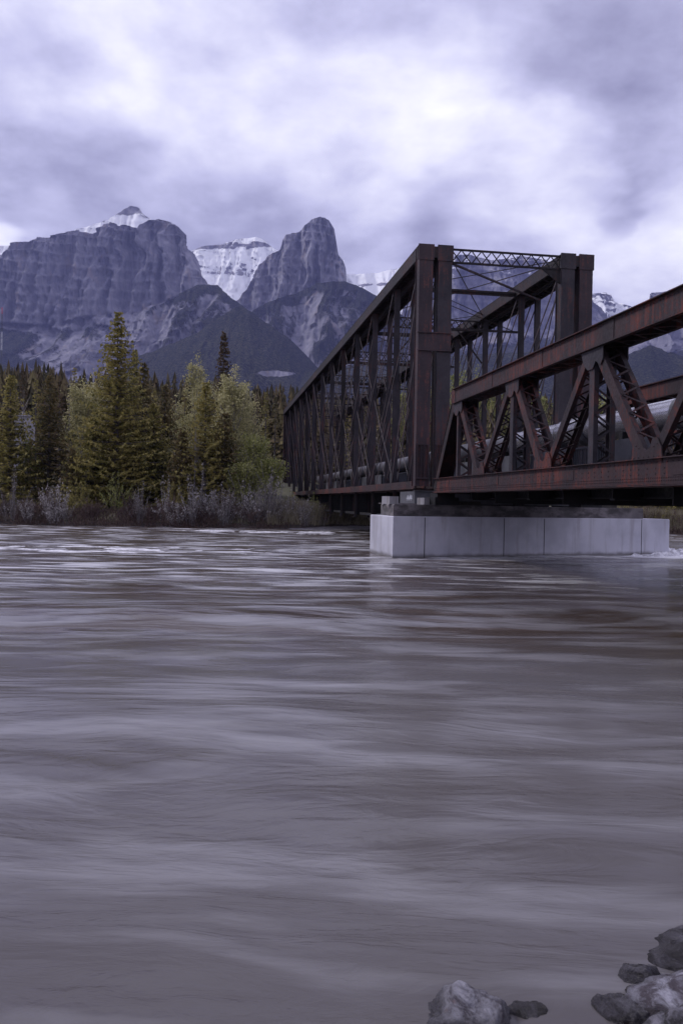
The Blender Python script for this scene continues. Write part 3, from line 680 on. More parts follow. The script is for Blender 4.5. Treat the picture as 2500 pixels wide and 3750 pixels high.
def rivets(mb, x, sx, y0, y1, z, step=.10):
    y = y0
    while y < y1:
        r = .017; a = x + sx * .013
        mb.add([(x, y - r, z - r), (x, y + r, z - r), (x, y + r, z + r), (x, y - r, z + r), (a, y - r * .5, z - r * .5), (a, y + r * .5, z - r * .5), (a, y + r * .5, z + r * .5), (a, y - r * .5, z + r * .5)],
               [(4, 5, 6, 7), (0, 1, 5, 4), (1, 2, 6, 5), (2, 3, 7, 6), (3, 0, 4, 7)]); y += step
for side in (-1, 1):
    cx = side * PX; hw = .28; yA, yB = Un[-1] - .3, Un[0] + .45
    mb = MB()                 # top chord
    mb.box(cx - hw - .06, cx + hw + .06, yA, yB, ZPT - .03, ZPT)
    for s_ in (-1, 1):
        xa = cx + s_ * hw
        mb.box(xa - .015, xa + .015, yA, yB, ZPT - .56, ZPT - .03)
        lo, hi = sorted((xa + s_ * .015, xa + s_ * .11)); mb.box(lo, hi, yA, yB, ZPT - .045, ZPT - .03)
        mb.box(lo, hi, yA, yB, ZPT - .56, ZPT - .54)
        rivets(mb, xa + s_ * .015, s_, yA + .1, yB, ZPT - .10, .13); rivets(mb, xa + s_ * .015, s_, yA + .1, yB, ZPT - .50, .13)
        if side < 0:
            for k in range(7): mb.box(*sorted((xa + s_ * .0151, xa + s_ * .03)), yA + 3 + k * 4.1, yA + 3.5 + k * 4.1, ZPT - .54, ZPT - .05)
    yy = yA
    while yy < yB - .7: mb.bar((cx - hw, yy, ZPT - .57), (cx + hw, yy + .38, ZPT - .57), .07, .012, (0, 1, 0)); mb.bar((cx + hw, yy + .38, ZPT - .585), (cx - hw, yy + .76, ZPT - .585), .07, .012, (0, 1, 0)); yy += .76
    mb.build('top_chord', M_RED, PB)
    mb = MB()                 # bottom chord
    yA2, yB2 = L[-1], L[0]
    for s_ in (-1, 1):
        xa = cx + s_ * hw
        mb.box(xa - .015, xa + .015, yA2, yB2, ZPB + .03, ZPB + .57)
        lo, hi = sorted((xa + s_ * .015, xa + s_ * .11)); mb.box(lo, hi, yA2, yB2, ZPB + .55, ZPB + .57); mb.box(lo, hi, yA2, yB2, ZPB + .03, ZPB + .05)
        rivets(mb, xa + s_ * .015, s_, yA2 + .1, yB2, ZPB + .11, .085); rivets(mb, xa + s_ * .015, s_, yA2 + .1, yB2, ZPB + .17, .085)
        rivets(mb, xa + s_ * .015, s_, yA2 + .1, yB2, ZPB + .48, .2)
        y = yA2 + .5
        while y < yB2: rivets(mb, xa + s_ * .015, s_, y, y + .01, ZPB + .25); rivets(mb, xa + s_ * .015, s_, y, y + .01, ZPB + .36); y += .34
        for k in range(6): mb.box(*sorted((xa + s_ * .0151, xa + s_ * .028)), yA2 + 4 + k * 5.5 - .5, yA2 + 4 + k * 5.5 + .5, ZPB + .21, ZPB + .46)
    mb.box(cx - hw - .1, cx + hw + .1, yA2, yB2, ZPB, ZPB + .03)
    mb.build('bottom_chord', M_RED, PB)
    # inclined end post, verticals, diagonals
    for (p, q) in (((cx, L[0] + .1, ZPB + .1), (cx, Un[0] + .25, ZPT - .3)), ((cx, L[-1] - .1, ZPB + .1), (cx, Un[-1] - .1, ZPT - .3))):
        mb = MB()
        for s_ in (-1, 1): mb.bar(Vector(p) + Vector((s_ * hw, 0, 0)), Vector(q) + Vector((s_ * hw, 0, 0)), .035, .36)
        a = (Vector(q) - Vector(p)).normalized(); e = a.cross(Vector((1, 0, 0))); e = e if e.y > 0 else -e
        if p[1] < -10: e = -e
        mb.bar(Vector(p) + e * .19, Vector(q) + e * .19, .64, .022)
        mb.build('inclined_end_post', M_DARK, PB)
    for k in range(6):
        y = Un[k]
        if k in (0, 5): continue
        mb = MB(); laced(mb, (cx, y, ZPB + .5), (cx, y, ZPT - .55), .26, .50, 0, 9); mb.build('vertical_post', M_POST, PB)
    mb = MB(); laced(mb, (cx, Un[0], ZPB + .5), (cx, Un[0], ZPT - .55), .16, .50, 0, 9); mb.build('vertical_post', M_POST, PB)
    for k in range(6):
        for (a_, b_, th) in ((Un[k] - .2, L[k + 1] + .25, .30), (L[k + 1] - .25, (Un[k + 1] if k < 5 else None), .22)):
            if b_ is None: continue
            mb = MB()
            if a_ > b_ and th == .30: laced(mb, (cx, a_, ZPT - .58), (cx, b_, ZPB + .62), .30, .50, 0, 12)
            else: laced(mb, (cx, a_, ZPB + .62), (cx, b_ + .2, ZPT - .58), .22, .50, 0, 12, .045)
            mb.build('diagonal', M_RED, PB)
        # gusset plates
        for s_ in (-1, 1):
            xa = cx + s_ * (hw + .02); y = L[k + 1]
            mb = MB(); poly = [(y - .62, ZPB + .50), (y + .62, ZPB + .50), (y + .58, ZPB + .78), (y + .42, ZPB + .98), (y + .24, ZPB + .98), (y + .13, ZPB + .80), (y, ZPB + .74), (y - .13, ZPB + .80), (y - .24, ZPB + .98), (y - .42, ZPB + .98), (y - .58, ZPB + .78)]
            n_ = len(poly); vs = [(xa - .012, a, b) for a, b in poly] + [(xa + .012, a, b) for a, b in poly]
            mb.add(vs, [tuple(range(n_))[::-1], tuple(range(n_, 2 * n_))] + [(i, (i + 1) % n_, n_ + (i + 1) % n_, n_ + i) for i in range(n_)])
            for a, b in ((.5, .6), (.3, .6), (.1, .6), (-.1, .6), (-.3, .6), (-.5, .6), (.42, .85), (-.42, .85), (.3, .8), (-.3, .8)): rivets(mb, xa + s_ * .012, s_, y + a, y + a + .01, ZPB + b)
            mb.build('gusset_plate', M_RED, PB)
            y = Un[k]
            mb = MB(); poly = [(y - .62, ZPT - .54), (y + .55, ZPT - .54), (y + .40, ZPT - .85), (y + .16, ZPT - 1.02), (y - .10, ZPT - 1.02), (y - .25, ZPT - .86), (y - .5, ZPT - .98), (y - .62, ZPT - .85)]
            n_ = len(poly); vs = [(xa - .012, a, b) for a, b in poly] + [(xa + .012, a, b) for a, b in poly]
            mb.add(vs, [tuple(range(n_))[::-1], tuple(range(n_, 2 * n_))] + [(i, (i + 1) % n_, n_ + (i + 1) % n_, n_ + i) for i in range(n_)])
            mb.build('gusset_plate', M_POST, PB)
for k in range(7):
    mb = MB(); y = L[k] + (-.3 if k == 0 else 0)
    mb.box(-2.7, 2.7, y - .02, y + .02, 2.15 if k else 2.5, 3.0); mb.box(-2.7, 2.7, y - .15, y + .15, 3.0, 3.03); mb.build('floor_beam', M_BLACK, PB)
    if k < 6:
        mb = MB(); y = Un[k]; mb.box(-2.7, 2.7, y - .02, y + .02, 2.3, 3.0); mb.box(-2.7, 2.7, y - .13, y + .13, 2.26, 2.3); mb.build('floor_beam', M_BLACK, PB)
for x in (-1.9, -.75, .75, 1.9):
    mb = MB(); mb.box(x - .015, x + .015, L[-1], L[0] - .2, 2.35, 2.98); mb.box(x - .13, x + .13, L[-1], L[0] - .2, 2.31, 2.35); mb.build('stringer', M_BLACK, PB)
mb = MB(); y = L[-1] + .1
while y < L[0] + 1.0:
    mb.box(-2.62, 2.62, y, y + .30, 3.035, 3.16); y += .40
mb.build('deck_planks', M_WOOD, PB)
# railing between the pipe and the walkway: panels and dark pickets
RL = empty('deck_railing', bw(0, 0), PHI); tag(RL, 'low dark picket railing with grey panels on the bridge deck below the silver pipe', 'railing')
y = L[-1] + .6; k = 0
while y < LEN - 2:
    y2 = y + 2.55
    if k % 2 == 0:
        mb = MB(); mb.box(-.62, -.56, y + .05, y2 - .05, 3.25, 4.02); mb.build('panel', M_PANEL, RL)
    else:
        mb = MB(); mb.box(-.62, -.56, y, y2, 3.90, 3.96); mb.box(-.62, -.56, y, y2, 3.28, 3.34)
        q = y + .1
        while q < y2 - .05: mb.box(-.605, -.575, q, q + .03, 3.34, 3.90); q += .14
        mb.build('picket_frame', M_RAIL, RL)
    mb = MB(); mb.box(-.66, -.58, y - .04, y + .04, 2.9, 4.05); mb.build('railing_post', M_BLACK, RL)
    y = y2; k += 1
# pipe
PI_ = empty('utility_pipe', bw(0, 0), PHI); tag(PI_, 'large silver metal-clad pipe carried along the middle of the bridge deck', 'pipe')
XP, ZP, RP = .92, 4.76, .45
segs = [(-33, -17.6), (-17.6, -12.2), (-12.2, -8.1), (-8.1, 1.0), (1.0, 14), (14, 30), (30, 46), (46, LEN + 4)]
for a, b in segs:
    mb = MB(); mb.tube((XP, a + .01, ZP), (XP, b - .01, ZP), RP, n=40, caps=False); o = mb.build('pipe_section', M_PIPE if a < 0 else M_PIPE_SHADE, PI_, smooth=True)
for y in (-17.6, -12.2, -4.15, 1.0, 14, 30, 46, -24):
    mb = MB(); mb.tube((XP, y - .09, ZP), (XP, y + .09, ZP), RP + .035, n=40); mb.build('pipe_band', M_BAND, PI_, smooth=False)
mb = MB(); mb.tube((XP, -6.1, ZP), (XP, -4.25, ZP), RP + .07, n=40); mb.build('expansion_joint', M_PIPE, PI_)
mb = MB(); mb.tube((XP, -6.5, ZP), (XP, -6.12, ZP), RP + .13, n=40); mb.build('flange', M_BAND, PI_)
y = -31
while y < LEN:
    mb = MB(); mb.box(XP - .5, XP + .5, y - .1, y + .1, 3.16, 4.42); mb.box(XP - .7, XP + .7, y - .14, y + .14, 3.16, 3.3); mb.build('pipe_saddle', M_BLACK, PI_); y += 5.4
# ------------------------------------------------------------------ pier
A = Vector((1.96, 32.07, 0)); B = Vector((14.69, 37.95, 0)); Cc = Vector((1.22, 35.6, 0)); ab = (B - A).normalized(); nb = Vector((-ab.y, ab.x, 0))
D_ = B + nb * 3.2
PR = empty('bridge_pier', (A + B) / 2, math.atan2(ab.y, ab.x)); tag(PR, 'long pale concrete river pier with dark panel seams and an old stained cap', 'pier')
bpy.context.view_layer.update(); inv = PR.matrix_world.inverted()
loc = lambda p: inv @ p
def prism(mb, poly, z0, z1, bev=.03):
    n_ = len(poly); c = sum((Vector(p) for p in poly), Vector()) / n_
    rings = []
    for z, k in ((z0, 0), (z1 - bev, 0), (z1, bev)):
        rings.append([(p[0] + (c.x - p[0]) / (c - Vector(p)).length * k, p[1] + (c.y - p[1]) / (c - Vector(p)).length * k, z) for p in poly])
    vs = [q for r_ in rings for q in r_]
    fs = [(i + k * n_, (i + 1) % n_ + k * n_, (i + 1) % n_ + (k + 1) * n_, i + (k + 1) * n_) for k in range(2) for i in range(n_)]
    fs += [tuple(range(2 * n_, 3 * n_)), tuple(range(n_))[::-1]]
    mb.add(vs, fs)
poly = [loc(A), loc(B), loc(D_), loc(Cc)]
mb = MB(); prism(mb, poly, -1.6, 1.60); PW = mb.build('pier_wall', M_CONC, PR)
for px_ in (1554, 1844, 1991, 2347):
    r = ray(px_, 1960); n0 = Vector((nb.x, nb.y, 0)); k = A.dot(n0) / Vector((r.x, r.y, 0)).dot(n0)
    q = loc(Vector((r.x * k, r.y * k, 0)))
    mb = MB(); mb.box(q.x - .018, q.x + .018, q.y - .003, q.y + .05, -.6, 1.565); mb.build('panel_seam', M_SEAM, PW)
inset = lambda p, dx, dy: Vector((p.x + dx, p.y + dy, 0))
p0, p1, p2, p3 = poly
cap = [Vector((p0.x + .12, p0.y + .22, 0)), Vector((p1.x - 1.35, p1.y + .22, 0)), Vector((p1.x - 1.2, p2.y - .3, 0)), Vector((p3.x + .35, p3.y - .25, 0))]
mb = MB(); prism(mb, cap, 1.60, 2.06, .05); PCAP = mb.build('pier_cap', M_OLD, PR)
for (x0, x1, y0, y1, z1, mm) in ((.12, .52, .55, 1.2, 2.36, M_LITE), (1.55, 2.0, .35, .9, 2.33, M_LITE), (.7, 2.6, 1.6, 2.6, 2.1, M_OLD)):
    mb = MB(); mb.box(cap[0].x + x0, cap[0].x + x1, cap[0].y + y0, cap[0].y + y1, 2.06, z1); mb.build('plinth', mm, PCAP)
for (x0, x1, y0, y1, z1) in ((2.1, 4.3, .5, 1.1, 2.22), (6.0, 7.0, .5, 1.3, 2.42), (8.6, 10.3, .6, 1.4, 2.40), (10.4, 11.4, .4, 1.2, 2.2)):
    mb = MB(); mb.box(cap[0].x + x0, cap[0].x + x1, cap[0].y + y0, cap[0].y + y1, 2.06, z1); mb.build('bearing_block', M_WOOD if x0 in (2.1, 10.4) else M_BLACK, PR)
for x, y in ((-3.07, .4), (3.07, .4), (-3.0, L[0] - .1), (3.0, L[0] - .1)):
    q = loc(bw(x, y)); mb = MB(); mb.box(q.x - .55, q.x + .55, q.y - .35, q.y + .35, 2.06, 2.36); mb.box(q.x - .4, q.x + .4, q.y - .28, q.y + .28, 2.36, 2.62 if y > 0 else 2.52); mb.build('bearing', M_BLACK, PR)
# far abutment and near abutment
for nm, y0, y1, z1, lb in (('far_abutment', LEN + .1, LEN + 3, 2.5, 'grey concrete abutment under the far end of the tall truss span'), ('near_abutment', L[-1] - 3, L[-1] + .6, 2.4, 'grey concrete abutment under the near end of the low span')):
    e_ = empty('abutment', bw(0, (y0 + y1) / 2), PHI); tag(e_, lb, 'abutment')
    h_ = (y1 - y0) / 2; mb = MB(); mb.box(-4.4, 4.4, -h_, h_, -1.5, z1 - .3); mb.build('abutment_wall', M_OLD, e_)
    mb = MB(); mb.box(-4.5, 4.5, -h_ - .05, h_ + .05, z1 - .3, z1); mb.build('bearing_shelf', M_LITE, e_)

# ------------------------------------------------------------------ vegetation
def quad(V, F, c, a, b):
    o = len(V); V += [tuple(c - a - b), tuple(c + a - b), tuple(c + a + b), tuple(c - a + b)]; F.append((o, o + 1, o + 2, o + 3))
def tri(V, F, p, q, r):
    o = len(V); V += [tuple(p), tuple(q), tuple(r)]; F.append((o, o + 1, o + 2))
def me_obj(name, V, F, m, parent=None):
    me = bpy.data.meshes.new(name); me.from_pydata(V, [], F); me.update(); me.materials.append(m)
    o = bpy.data.objects.new(name, me); COL.objects.link(o); o.parent = parent; return o
def trunk_mesh(h, r, seed, limbs, m, parent, name='trunk', lean=.02):
    q = random.Random(seed); mb = MB(); p = Vector((0, 0, -.4)); n_ = 7; prev = p
    for i in range(n_):
        z = h * (i + 1) / n_; nx = Vector((q.uniform(-1, 1) * lean * h * .3, q.uniform(-1, 1) * lean * h * .3, z))
        mb.tube(prev, nx, r * (1 - i / n_) + .01, r * (1 - (i + 1) / n_) + .01, 7, False); prev = nx
    for (a, b, rr) in limbs: mb.tube(a, b, rr, rr * .35, 5, False)
    return mb.build(name, m, parent, smooth=True)
def conifer(h, r, seed, m, dens=1.0, bare=.05, name='spruce_tree', shape=.85, droop=.30):
    q = random.Random(seed); root = empty(name); V, F, limbs = [], [], []
    z = h * bare; lop = [q.uniform(.75, 1.2) for _ in range(8)]
    while z < h * .985:
        k = 1 - (z - h * bare) / (h * (1 - bare)); L0 = r * (k ** shape) * q.uniform(.78, 1.12) + .12
        nb_ = max(4, int((5 + 4 * k) * dens)); ph = q.random() * 6.28
        for i in range(nb_):
            az = ph + 6.283 * i / nb_ + q.uniform(-.3, .3); Lb = L0 * lop[int((az % 6.283) / 6.283 * 8) % 8] * q.uniform(.6, 1.12)
            d0 = Vector((math.cos(az), math.sin(az), 0)); sd = Vector((-d0.y, d0.x, 0)); dz = -droop * q.uniform(.6, 1.3) + .35 * (1 - k) ** 2
            zb = z + q.uniform(-.15, .15)
            pt = lambda s: d0 * (Lb * s) + Vector((0, 0, zb + Lb * (dz * s + .28 * s * s * (1 if k > .2 else 0))))
            if Lb > 1.0 and q.random() < .35: limbs.append((pt(0), pt(.85), .035))
            ns = max(3, int(Lb / .26 * dens))
            for j in range(ns):
                s = (j + .6 + q.uniform(-.3, .3)) / ns
                if s < .18 and q.random() < .5: continue
                wdt = .34 * (1.15 - s) * min(1, Lb) + .10
                for sg in (-1, 1):
                    c = pt(min(1, s)); tip = c + sd * (sg * wdt * q.uniform(.6, 1.3)) + d0 * (wdt * q.uniform(.2, .9)) + Vector((0, 0, q.uniform(-.22, .06)))
                    e = d0 * .10 + Vector((0, 0, q.uniform(-.06, .10)))
                    tri(V, F, c - e, c + e, tip)
                    if q.random() < .5: tri(V, F, c + Vector((0, 0, .03)), tip.lerp(c, .3) + Vector((0, 0, -.16)), c + d0 * .18 + Vector((0, 0, -.05)))
        z += q.uniform(.19, .30) / max(.6, dens) * (h / 14) ** .4
    c = me_obj('crown', V, F, m, root); t = trunk_mesh(h * .97, .015 * h + .03, seed, limbs, M_BARK, root, lean=.004)
    return reg(root, c, t)
def poplar(h, r, seed, m, name='poplar_tree', n=4200, leafs=.10, base=.12, bark=None):
    q = random.Random(seed); root = empty(name); V, F, limbs = [], [], []
    tips = []
    for i in range(int(26 + h * 2)):
        z0 = h * (base + (.8 - base) * (i / (26 + h * 2)) ** .9); az = q.random() * 6.283; L0 = r * q.uniform(.55, 1.08) * (1.12 - .95 * (z0 / h)) ** .9
        up = q.uniform(1.2, 2.3); a = Vector((0, 0, z0)); b = Vector((math.cos(az) * L0, math.sin(az) * L0, z0 + L0 * up)); b.z = min(b.z, h * .98)
        limbs.append((a, b, .02 + .02 * (1 - z0 / h))); tips.append((a, b))
        for _ in range(3):
            s = q.uniform(.35, .8); c = a.lerp(b, s); e = c + Vector((q.uniform(-1, 1), q.uniform(-1, 1), q.uniform(.6, 1.6))).normalized() * L0 * .45
            tips.append((c, e))
    tips.append((Vector((0, 0, h * .75)), Vector((0, 0, h)))); tips.append((Vector((0, 0, h * .85)), Vector((.1, 0, h * 1.0))))
    for _ in range(n):
        a, b = q.choice(tips); s = q.random() ** .7; sp = .10 + .16 * (1 - s) + .05
        c = a.lerp(b, s) + Vector((q.gauss(0, sp), q.gauss(0, sp), q.gauss(0, sp)))
        u_ = Vector((q.gauss(0, 1), q.gauss(0, 1), q.gauss(0, 1))).normalized(); v_ = u_.orthogonal().normalized(); k = leafs * q.uniform(.5, 1.2)
        tri(V, F, c + u_ * k, c - u_ * k * .6 + v_ * k * .7, c - u_ * k * .6 - v_ * k * .7)
    c = me_obj('crown', V, F, m, root); t = trunk_mesh(h * .93, .011 * h + .02, seed, limbs, bark or M_BIRCH, root, lean=.015)
    return reg(root, c, t)
def shrub(h, r, seed, m, name='willow_bush', stems=26, n=24, lf=.062, bark=None, stiff=.8):
    q = random.Random(seed); root = empty(name); V, F = [], []; mb = MB()
    for i in range(stems):
        az = q.random() * 6.283; sp = r * q.uniform(.1, 1) ; hh = h * q.uniform(.3, 1.2) * (1 - .2 * sp / r) * (.75 + .5 * math.sin(az * 1.5 + seed) ** 2)
        b0 = Vector((math.cos(az) * sp * .35, math.sin(az) * sp * .35, -.1)); b1 = Vector((math.cos(az) * sp * .7, math.sin(az) * sp * .7, hh * .55)); b2 = Vector((math.cos(az) * sp + q.uniform(-.1, .1), math.sin(az) * sp + q.uniform(-.1, .1), hh))
        mb.tube(b0, b1, .016, .011, 4, False); mb.tube(b1, b2, .011, .004, 4, False)
        for _ in range(n):
            s = q.random() ** .55; c = b0.lerp(b1, s * 2) if s < .5 else b1.lerp(b2, s * 2 - 1)
            c = c + Vector((q.gauss(0, .07), q.gauss(0, .07), q.gauss(0, .05)))
            u_ = Vector((q.gauss(0, .6), q.gauss(0, .6), 1)).normalized(); v_ = u_.orthogonal().normalized(); k = lf * q.uniform(.5, 1.3)
            tri(V, F, c + u_ * k * 1.3, c - u_ * k + v_ * k * .5, c - u_ * k - v_ * k * .5)
    c = me_obj('leaves', V, F, m, root); t = mb.build('stems', bark or M_SNAG, root)
    return reg(root, c, t)
def place(o, x, y, s=1, rz=0, sz=None, label=None, cat=None, group=None, copy=False):
    if copy: o = copy_tree(o)
    o.location = (x, y, ground_z(x, y) - .05); o.scale = (s, s, sz or s); o.rotation_euler = (0, 0, rz); tag(o, label, cat, group); return o
def at(px, Y): r = ray(px, 1838); return r.x / r.y * Y
def height_to(px, py, Y):     # height above the local ground needed to be seen at that bearing
    return survey(px, py, Y).z - ground_z(at(px, Y), Y)

GT = 'trees on the far river bank'
def hero(fn, px, py, Y, width, seed, m, label, cat, copy_from=None, **kw):
    h = height_to(px, py, Y); x = at(px, Y); o = fn(h, width, seed, m, **kw)
    return place(o, x, Y, 1, 0, None, label, cat, GT)
hero(conifer, 424, 1135, 68.5, 5.0, 11, M_SPR, 'tallest full green spruce on the far bank, standing above all others left of the bridge', 'spruce tree', dens=1.12, bare=.03)
hero(conifer, 810, 1205, 84, 2.6, 12, M_BRN, 'narrow dark brown spruce rising behind the pale green poplars', 'spruce tree', bare=.1)
hero(conifer, 519, 1316, 71.5, 3.3, 13, M_SPD, 'dark spruce close behind the right side of the tallest spruce', 'spruce tree')
hero(conifer, 486, 1275, 74, 2.0, 14, M_SPR, 'slim spruce tip just beside the tallest spruce, half hidden by it', 'spruce tree')
hero(conifer, 35, 1366, 69, 3.6, 15, M_SPR, 'dense dark green spruce at the left edge, in front of the pale shed', 'spruce tree')
hero(conifer, 179, 1362, 70.5, 3.1, 16, M_SPD, 'olive brown spruce standing between the pale shed and the tall snag', 'spruce tree')
hero(conifer, 748, 1392, 68.5, 3.3, 17, M_SPR, 'green spruce in front of the pale poplars, with its grey trunk showing', 'spruce tree', bare=.12)
hero(conifer, 820, 1500, 69.5, 2.9, 18, M_SPD, 'shorter dark spruce at the foot of the widest pale poplar', 'spruce tree', bare=.1)
hero(conifer, 600, 1400, 74, 3.0, 19, M_SPD, 'dark spruce in the gap between the tallest spruce and the poplars', 'spruce tree')
hero(conifer, 560, 1470, 69.8, 3.2, 20, M_SPR, 'bushy green spruce low on the right flank of the tallest spruce', 'spruce tree', bare=.03)
hero(conifer, 340, 1520, 68.3, 3.4, 21, M_SPR, 'bushy green spruce low on the left flank of the tallest spruce', 'spruce tree', bare=.03)
hero(conifer, 265, 1640, 67.6, 2.2, 22, M_SPD, 'small dark spruce low on the bank beneath the snag', 'spruce tree', bare=.03)
hero(conifer, -60, 1330, 71, 2.6, 23, M_SPD, 'tall dark spruce cut by the left edge of the view', 'spruce tree')
hero(conifer, 665, 1560, 68.2, 2.0, 24, M_SPD, 'small dark spruce between the bushy spruce and the grey-trunked spruce', 'spruce tree')
hero(poplar, 298, 1390, 72, 2.7, 31, M_POP, 'pale green young poplar at the left shoulder of the tallest spruce', 'poplar tree', n=8500)
hero(poplar, 335, 1350, 76, 2.2, 32, M_POP, 'taller thin pale poplar behind the left shoulder of the tallest spruce', 'poplar tree', n=3600)
hero(poplar, 715, 1288, 77, 2.5, 33, M_POP, 'tall pointed pale green poplar left of the narrow brown spruce', 'poplar tree', n=9000)
hero(poplar, 852, 1338, 71.5, 3.1, 34, M_POP, 'widest pale olive poplar, right of the narrow dark brown spruce', 'poplar tree', n=14000)
hero(poplar, 895, 1420, 75, 2.2, 35, M_POP, 'pale poplar just right of the widest poplar, slightly lower', 'poplar tree', n=4500)
hero(poplar, 930, 1590, 69.5, 2.2, 36, M_POG, 'small bright green poplar between the widest poplar and the bridge', 'poplar tree', n=4200, base=.04)
hero(poplar, 985, 1680, 69, 2.2, 37, M_POG, 'low yellow-green sapling clump beside the far end of the truss', 'poplar tree', n=3600, base=.02)
hero(poplar, 890, 1700, 68.5, 2.0, 38, M_POG, 'low bright green sapling at the foot of the widest poplar', 'poplar tree', n=3000, base=.02)
hero(poplar, 640, 1430, 80, 1.3, 39, M_POP, 'thin pale poplar behind the gap right of the tallest spruce', 'poplar tree', n=2600)
hero(poplar, 600, 1600, 70.5, 1.4, 40, M_POP, 'low greyish poplar sapling between the bushy green spruces', 'poplar tree', n=2600, base=.04)
hero(poplar, 105, 1590, 70, 1.2, 41, M_POG, 'small green poplar sapling in front of the pale shed', 'poplar tree', n=2600, base=.04)
# poplars seen through the portal and the near truss
for i, (px_, py_, Y_, w_, lb) in enumerate([(1668, 1318, 118, 2.9, 'yellow-green poplar seen through the portal beside its left posts'), (1735, 1338, 120, 3.0, 'yellow-green poplar in the middle of the portal view'),
        (1800, 1360, 122, 3.0, 'yellow-green poplar seen through the right half of the portal'), (1880, 1400, 119, 3.2, 'low yellow-green poplar behind the first panel of the low truss'),
        (1960, 1420, 121, 3.0, 'yellow-green poplar just left of the right end posts, behind the pipe'), (2200, 1440, 116, 2.9, 'yellow-green poplar seen between the laced verticals of the low truss'),
        (1450, 1400, 112, 2.6, 'yellow-green poplar seen between the slender posts of the tall truss'), (1560, 1390, 114, 2.8, 'yellow-green poplar behind the left end posts of the tall truss')]):
    hero(poplar, px_, py_, Y_, w_, 60 + i, M_POG, lb, 'poplar tree', n=3600, leafs=.17, base=.05)

# bare trees
def snag(h, seed, forks, m=M_SNAG, name='dead_tree', r=.07):
    q = random.Random(seed); root = empty(name); mb = MB()
    for i in range(forks):
        z = h * q.uniform(.35, .9); az = q.random() * 6.28; l_ = h * q.uniform(.05, .16)
        mb.tube((0, 0, z), (math.cos(az) * l_ * .5, math.sin(az) * l_ * .5, z + l_), .03, .008, 5, False)
    b = mb.build('bare_branches', m, root); t = trunk_mesh(h, r, seed, [], m, root, lean=.01); return reg(root, b, t)
h = height_to(252, 1305, 74); place(snag(h, 3, 14), at(252, 74), 74, label='tall thin bleached dead trunk between the olive brown spruce and the tallest spruce', cat='dead tree')
h = height_to(82, 1425, 72); place(snag(h, 4, 18, r=.09), at(82, 72), 72, label='forked bare tree standing in front of the pale shed at the left', cat='dead tree')
h = height_to(700, 1560, 67.5); place(snag(h, 6, 20, r=.05), at(712, 67.5), 67.5, label='bare leafless sapling among the silver willows at the bank', cat='dead tree')
# pale shed
sh = empty('shed', (at(88, 80), 80, ground_z(at(88, 80), 80)), R(12)); tag(sh, 'small pale shed glimpsed between the spruces at the left edge', 'shed')
zt = survey(88, 1514, 80).z - sh.location.z
mb = MB(); mb.box(-.72, .72, -1.4, 1.4, -.3, zt - .35); mb.build('wall', M_WALLP, sh)
mb = MB(); mb.add([(-.85, -1.55, zt - .40), (.85, -1.55, zt - .40), (0, -1.55, zt + .05), (-.85, 1.55, zt - .40), (.85, 1.55, zt - .40), (0, 1.55, zt + .05)], [(0, 1, 2), (5, 4, 3), (0, 2, 5, 3), (2, 1, 4, 5), (1, 0, 3, 4)]); mb.build('roof', M_WALLP, sh)
# radio mast at the left edge
x_, Y_ = at(0, 330), 330
ms = empty('radio_mast', (x_, Y_, ground_z(x_, Y_))); tag(ms, 'slender red and white radio mast at the very left edge above the forest', 'radio mast')
zt = survey(1, 1125, Y_).z - ms.location.z
for k in range(8):
    mb = MB(); z0 = zt * (0, .14, .28, .42, .56, .70, .83, .955, 1)[k]; z1 = zt * (0, .14, .28, .42, .56, .70, .83, .955, 1)[k + 1] - (.01 if k < 7 else 0); ww = .22
    for a, b in ((-1, -1), (1, -1), (0, 1)): mb.tube((a * ww, b * ww, z0), (a * ww, b * ww, z1), .035, n=5)
    for j in range(3):
        u0, u1 = z0 + (z1 - z0) * j / 3, z0 + (z1 - z0) * (j + 1) / 3
        mb.tube((-ww, -ww, u0), (ww, -ww, u1), .02, n=4); mb.tube((ww, -ww, u0), (0, ww, u1), .02, n=4); mb.tube((0, ww, u0), (-ww, -ww, u1), .02, n=4)
    mb.build('mast_section', M_REDP if k == 7 else M_WHTP if k == 5 else M_PANEL, ms)

# bushes along the water: built once per kind, then copied
protoW = [shrub(2.6, 1.3, 70, M_WIL), shrub(2.2, 1.1, 71, M_WIL, stems=28), shrub(3.0, 1.2, 72, M_WIL, stems=38, n=30)]
protoD = [shrub(2.2, 1.5, 73, M_DOG, name='brush_bush', stems=46, n=22, lf=.06, bark=M_BARK), shrub(1.6, 1.3, 74, M_DOG, name='brush_bush', stems=40, n=22, lf=.06, bark=M_BARK)]
protoG = [shrub(2.0, 1.3, 75, M_SPR, name='green_bush', stems=36, n=34, lf=.07, bark=M_BARK), shrub(2.4, 1.4, 76, M_POG, name='green_bush', stems=30, n=26, lf=.07, bark=M_BARK)]
used = set()
def bush(protos, k, px, Y, s, label, cat, grp):
    p = protos[k % len(protos)]; cp = p.name in used; used.add(p.name)
    place(p, at(px, Y), Y, s, rnd.random() * 6, s * rnd.uniform(.85, 1.1), label, cat, grp, copy=cp)
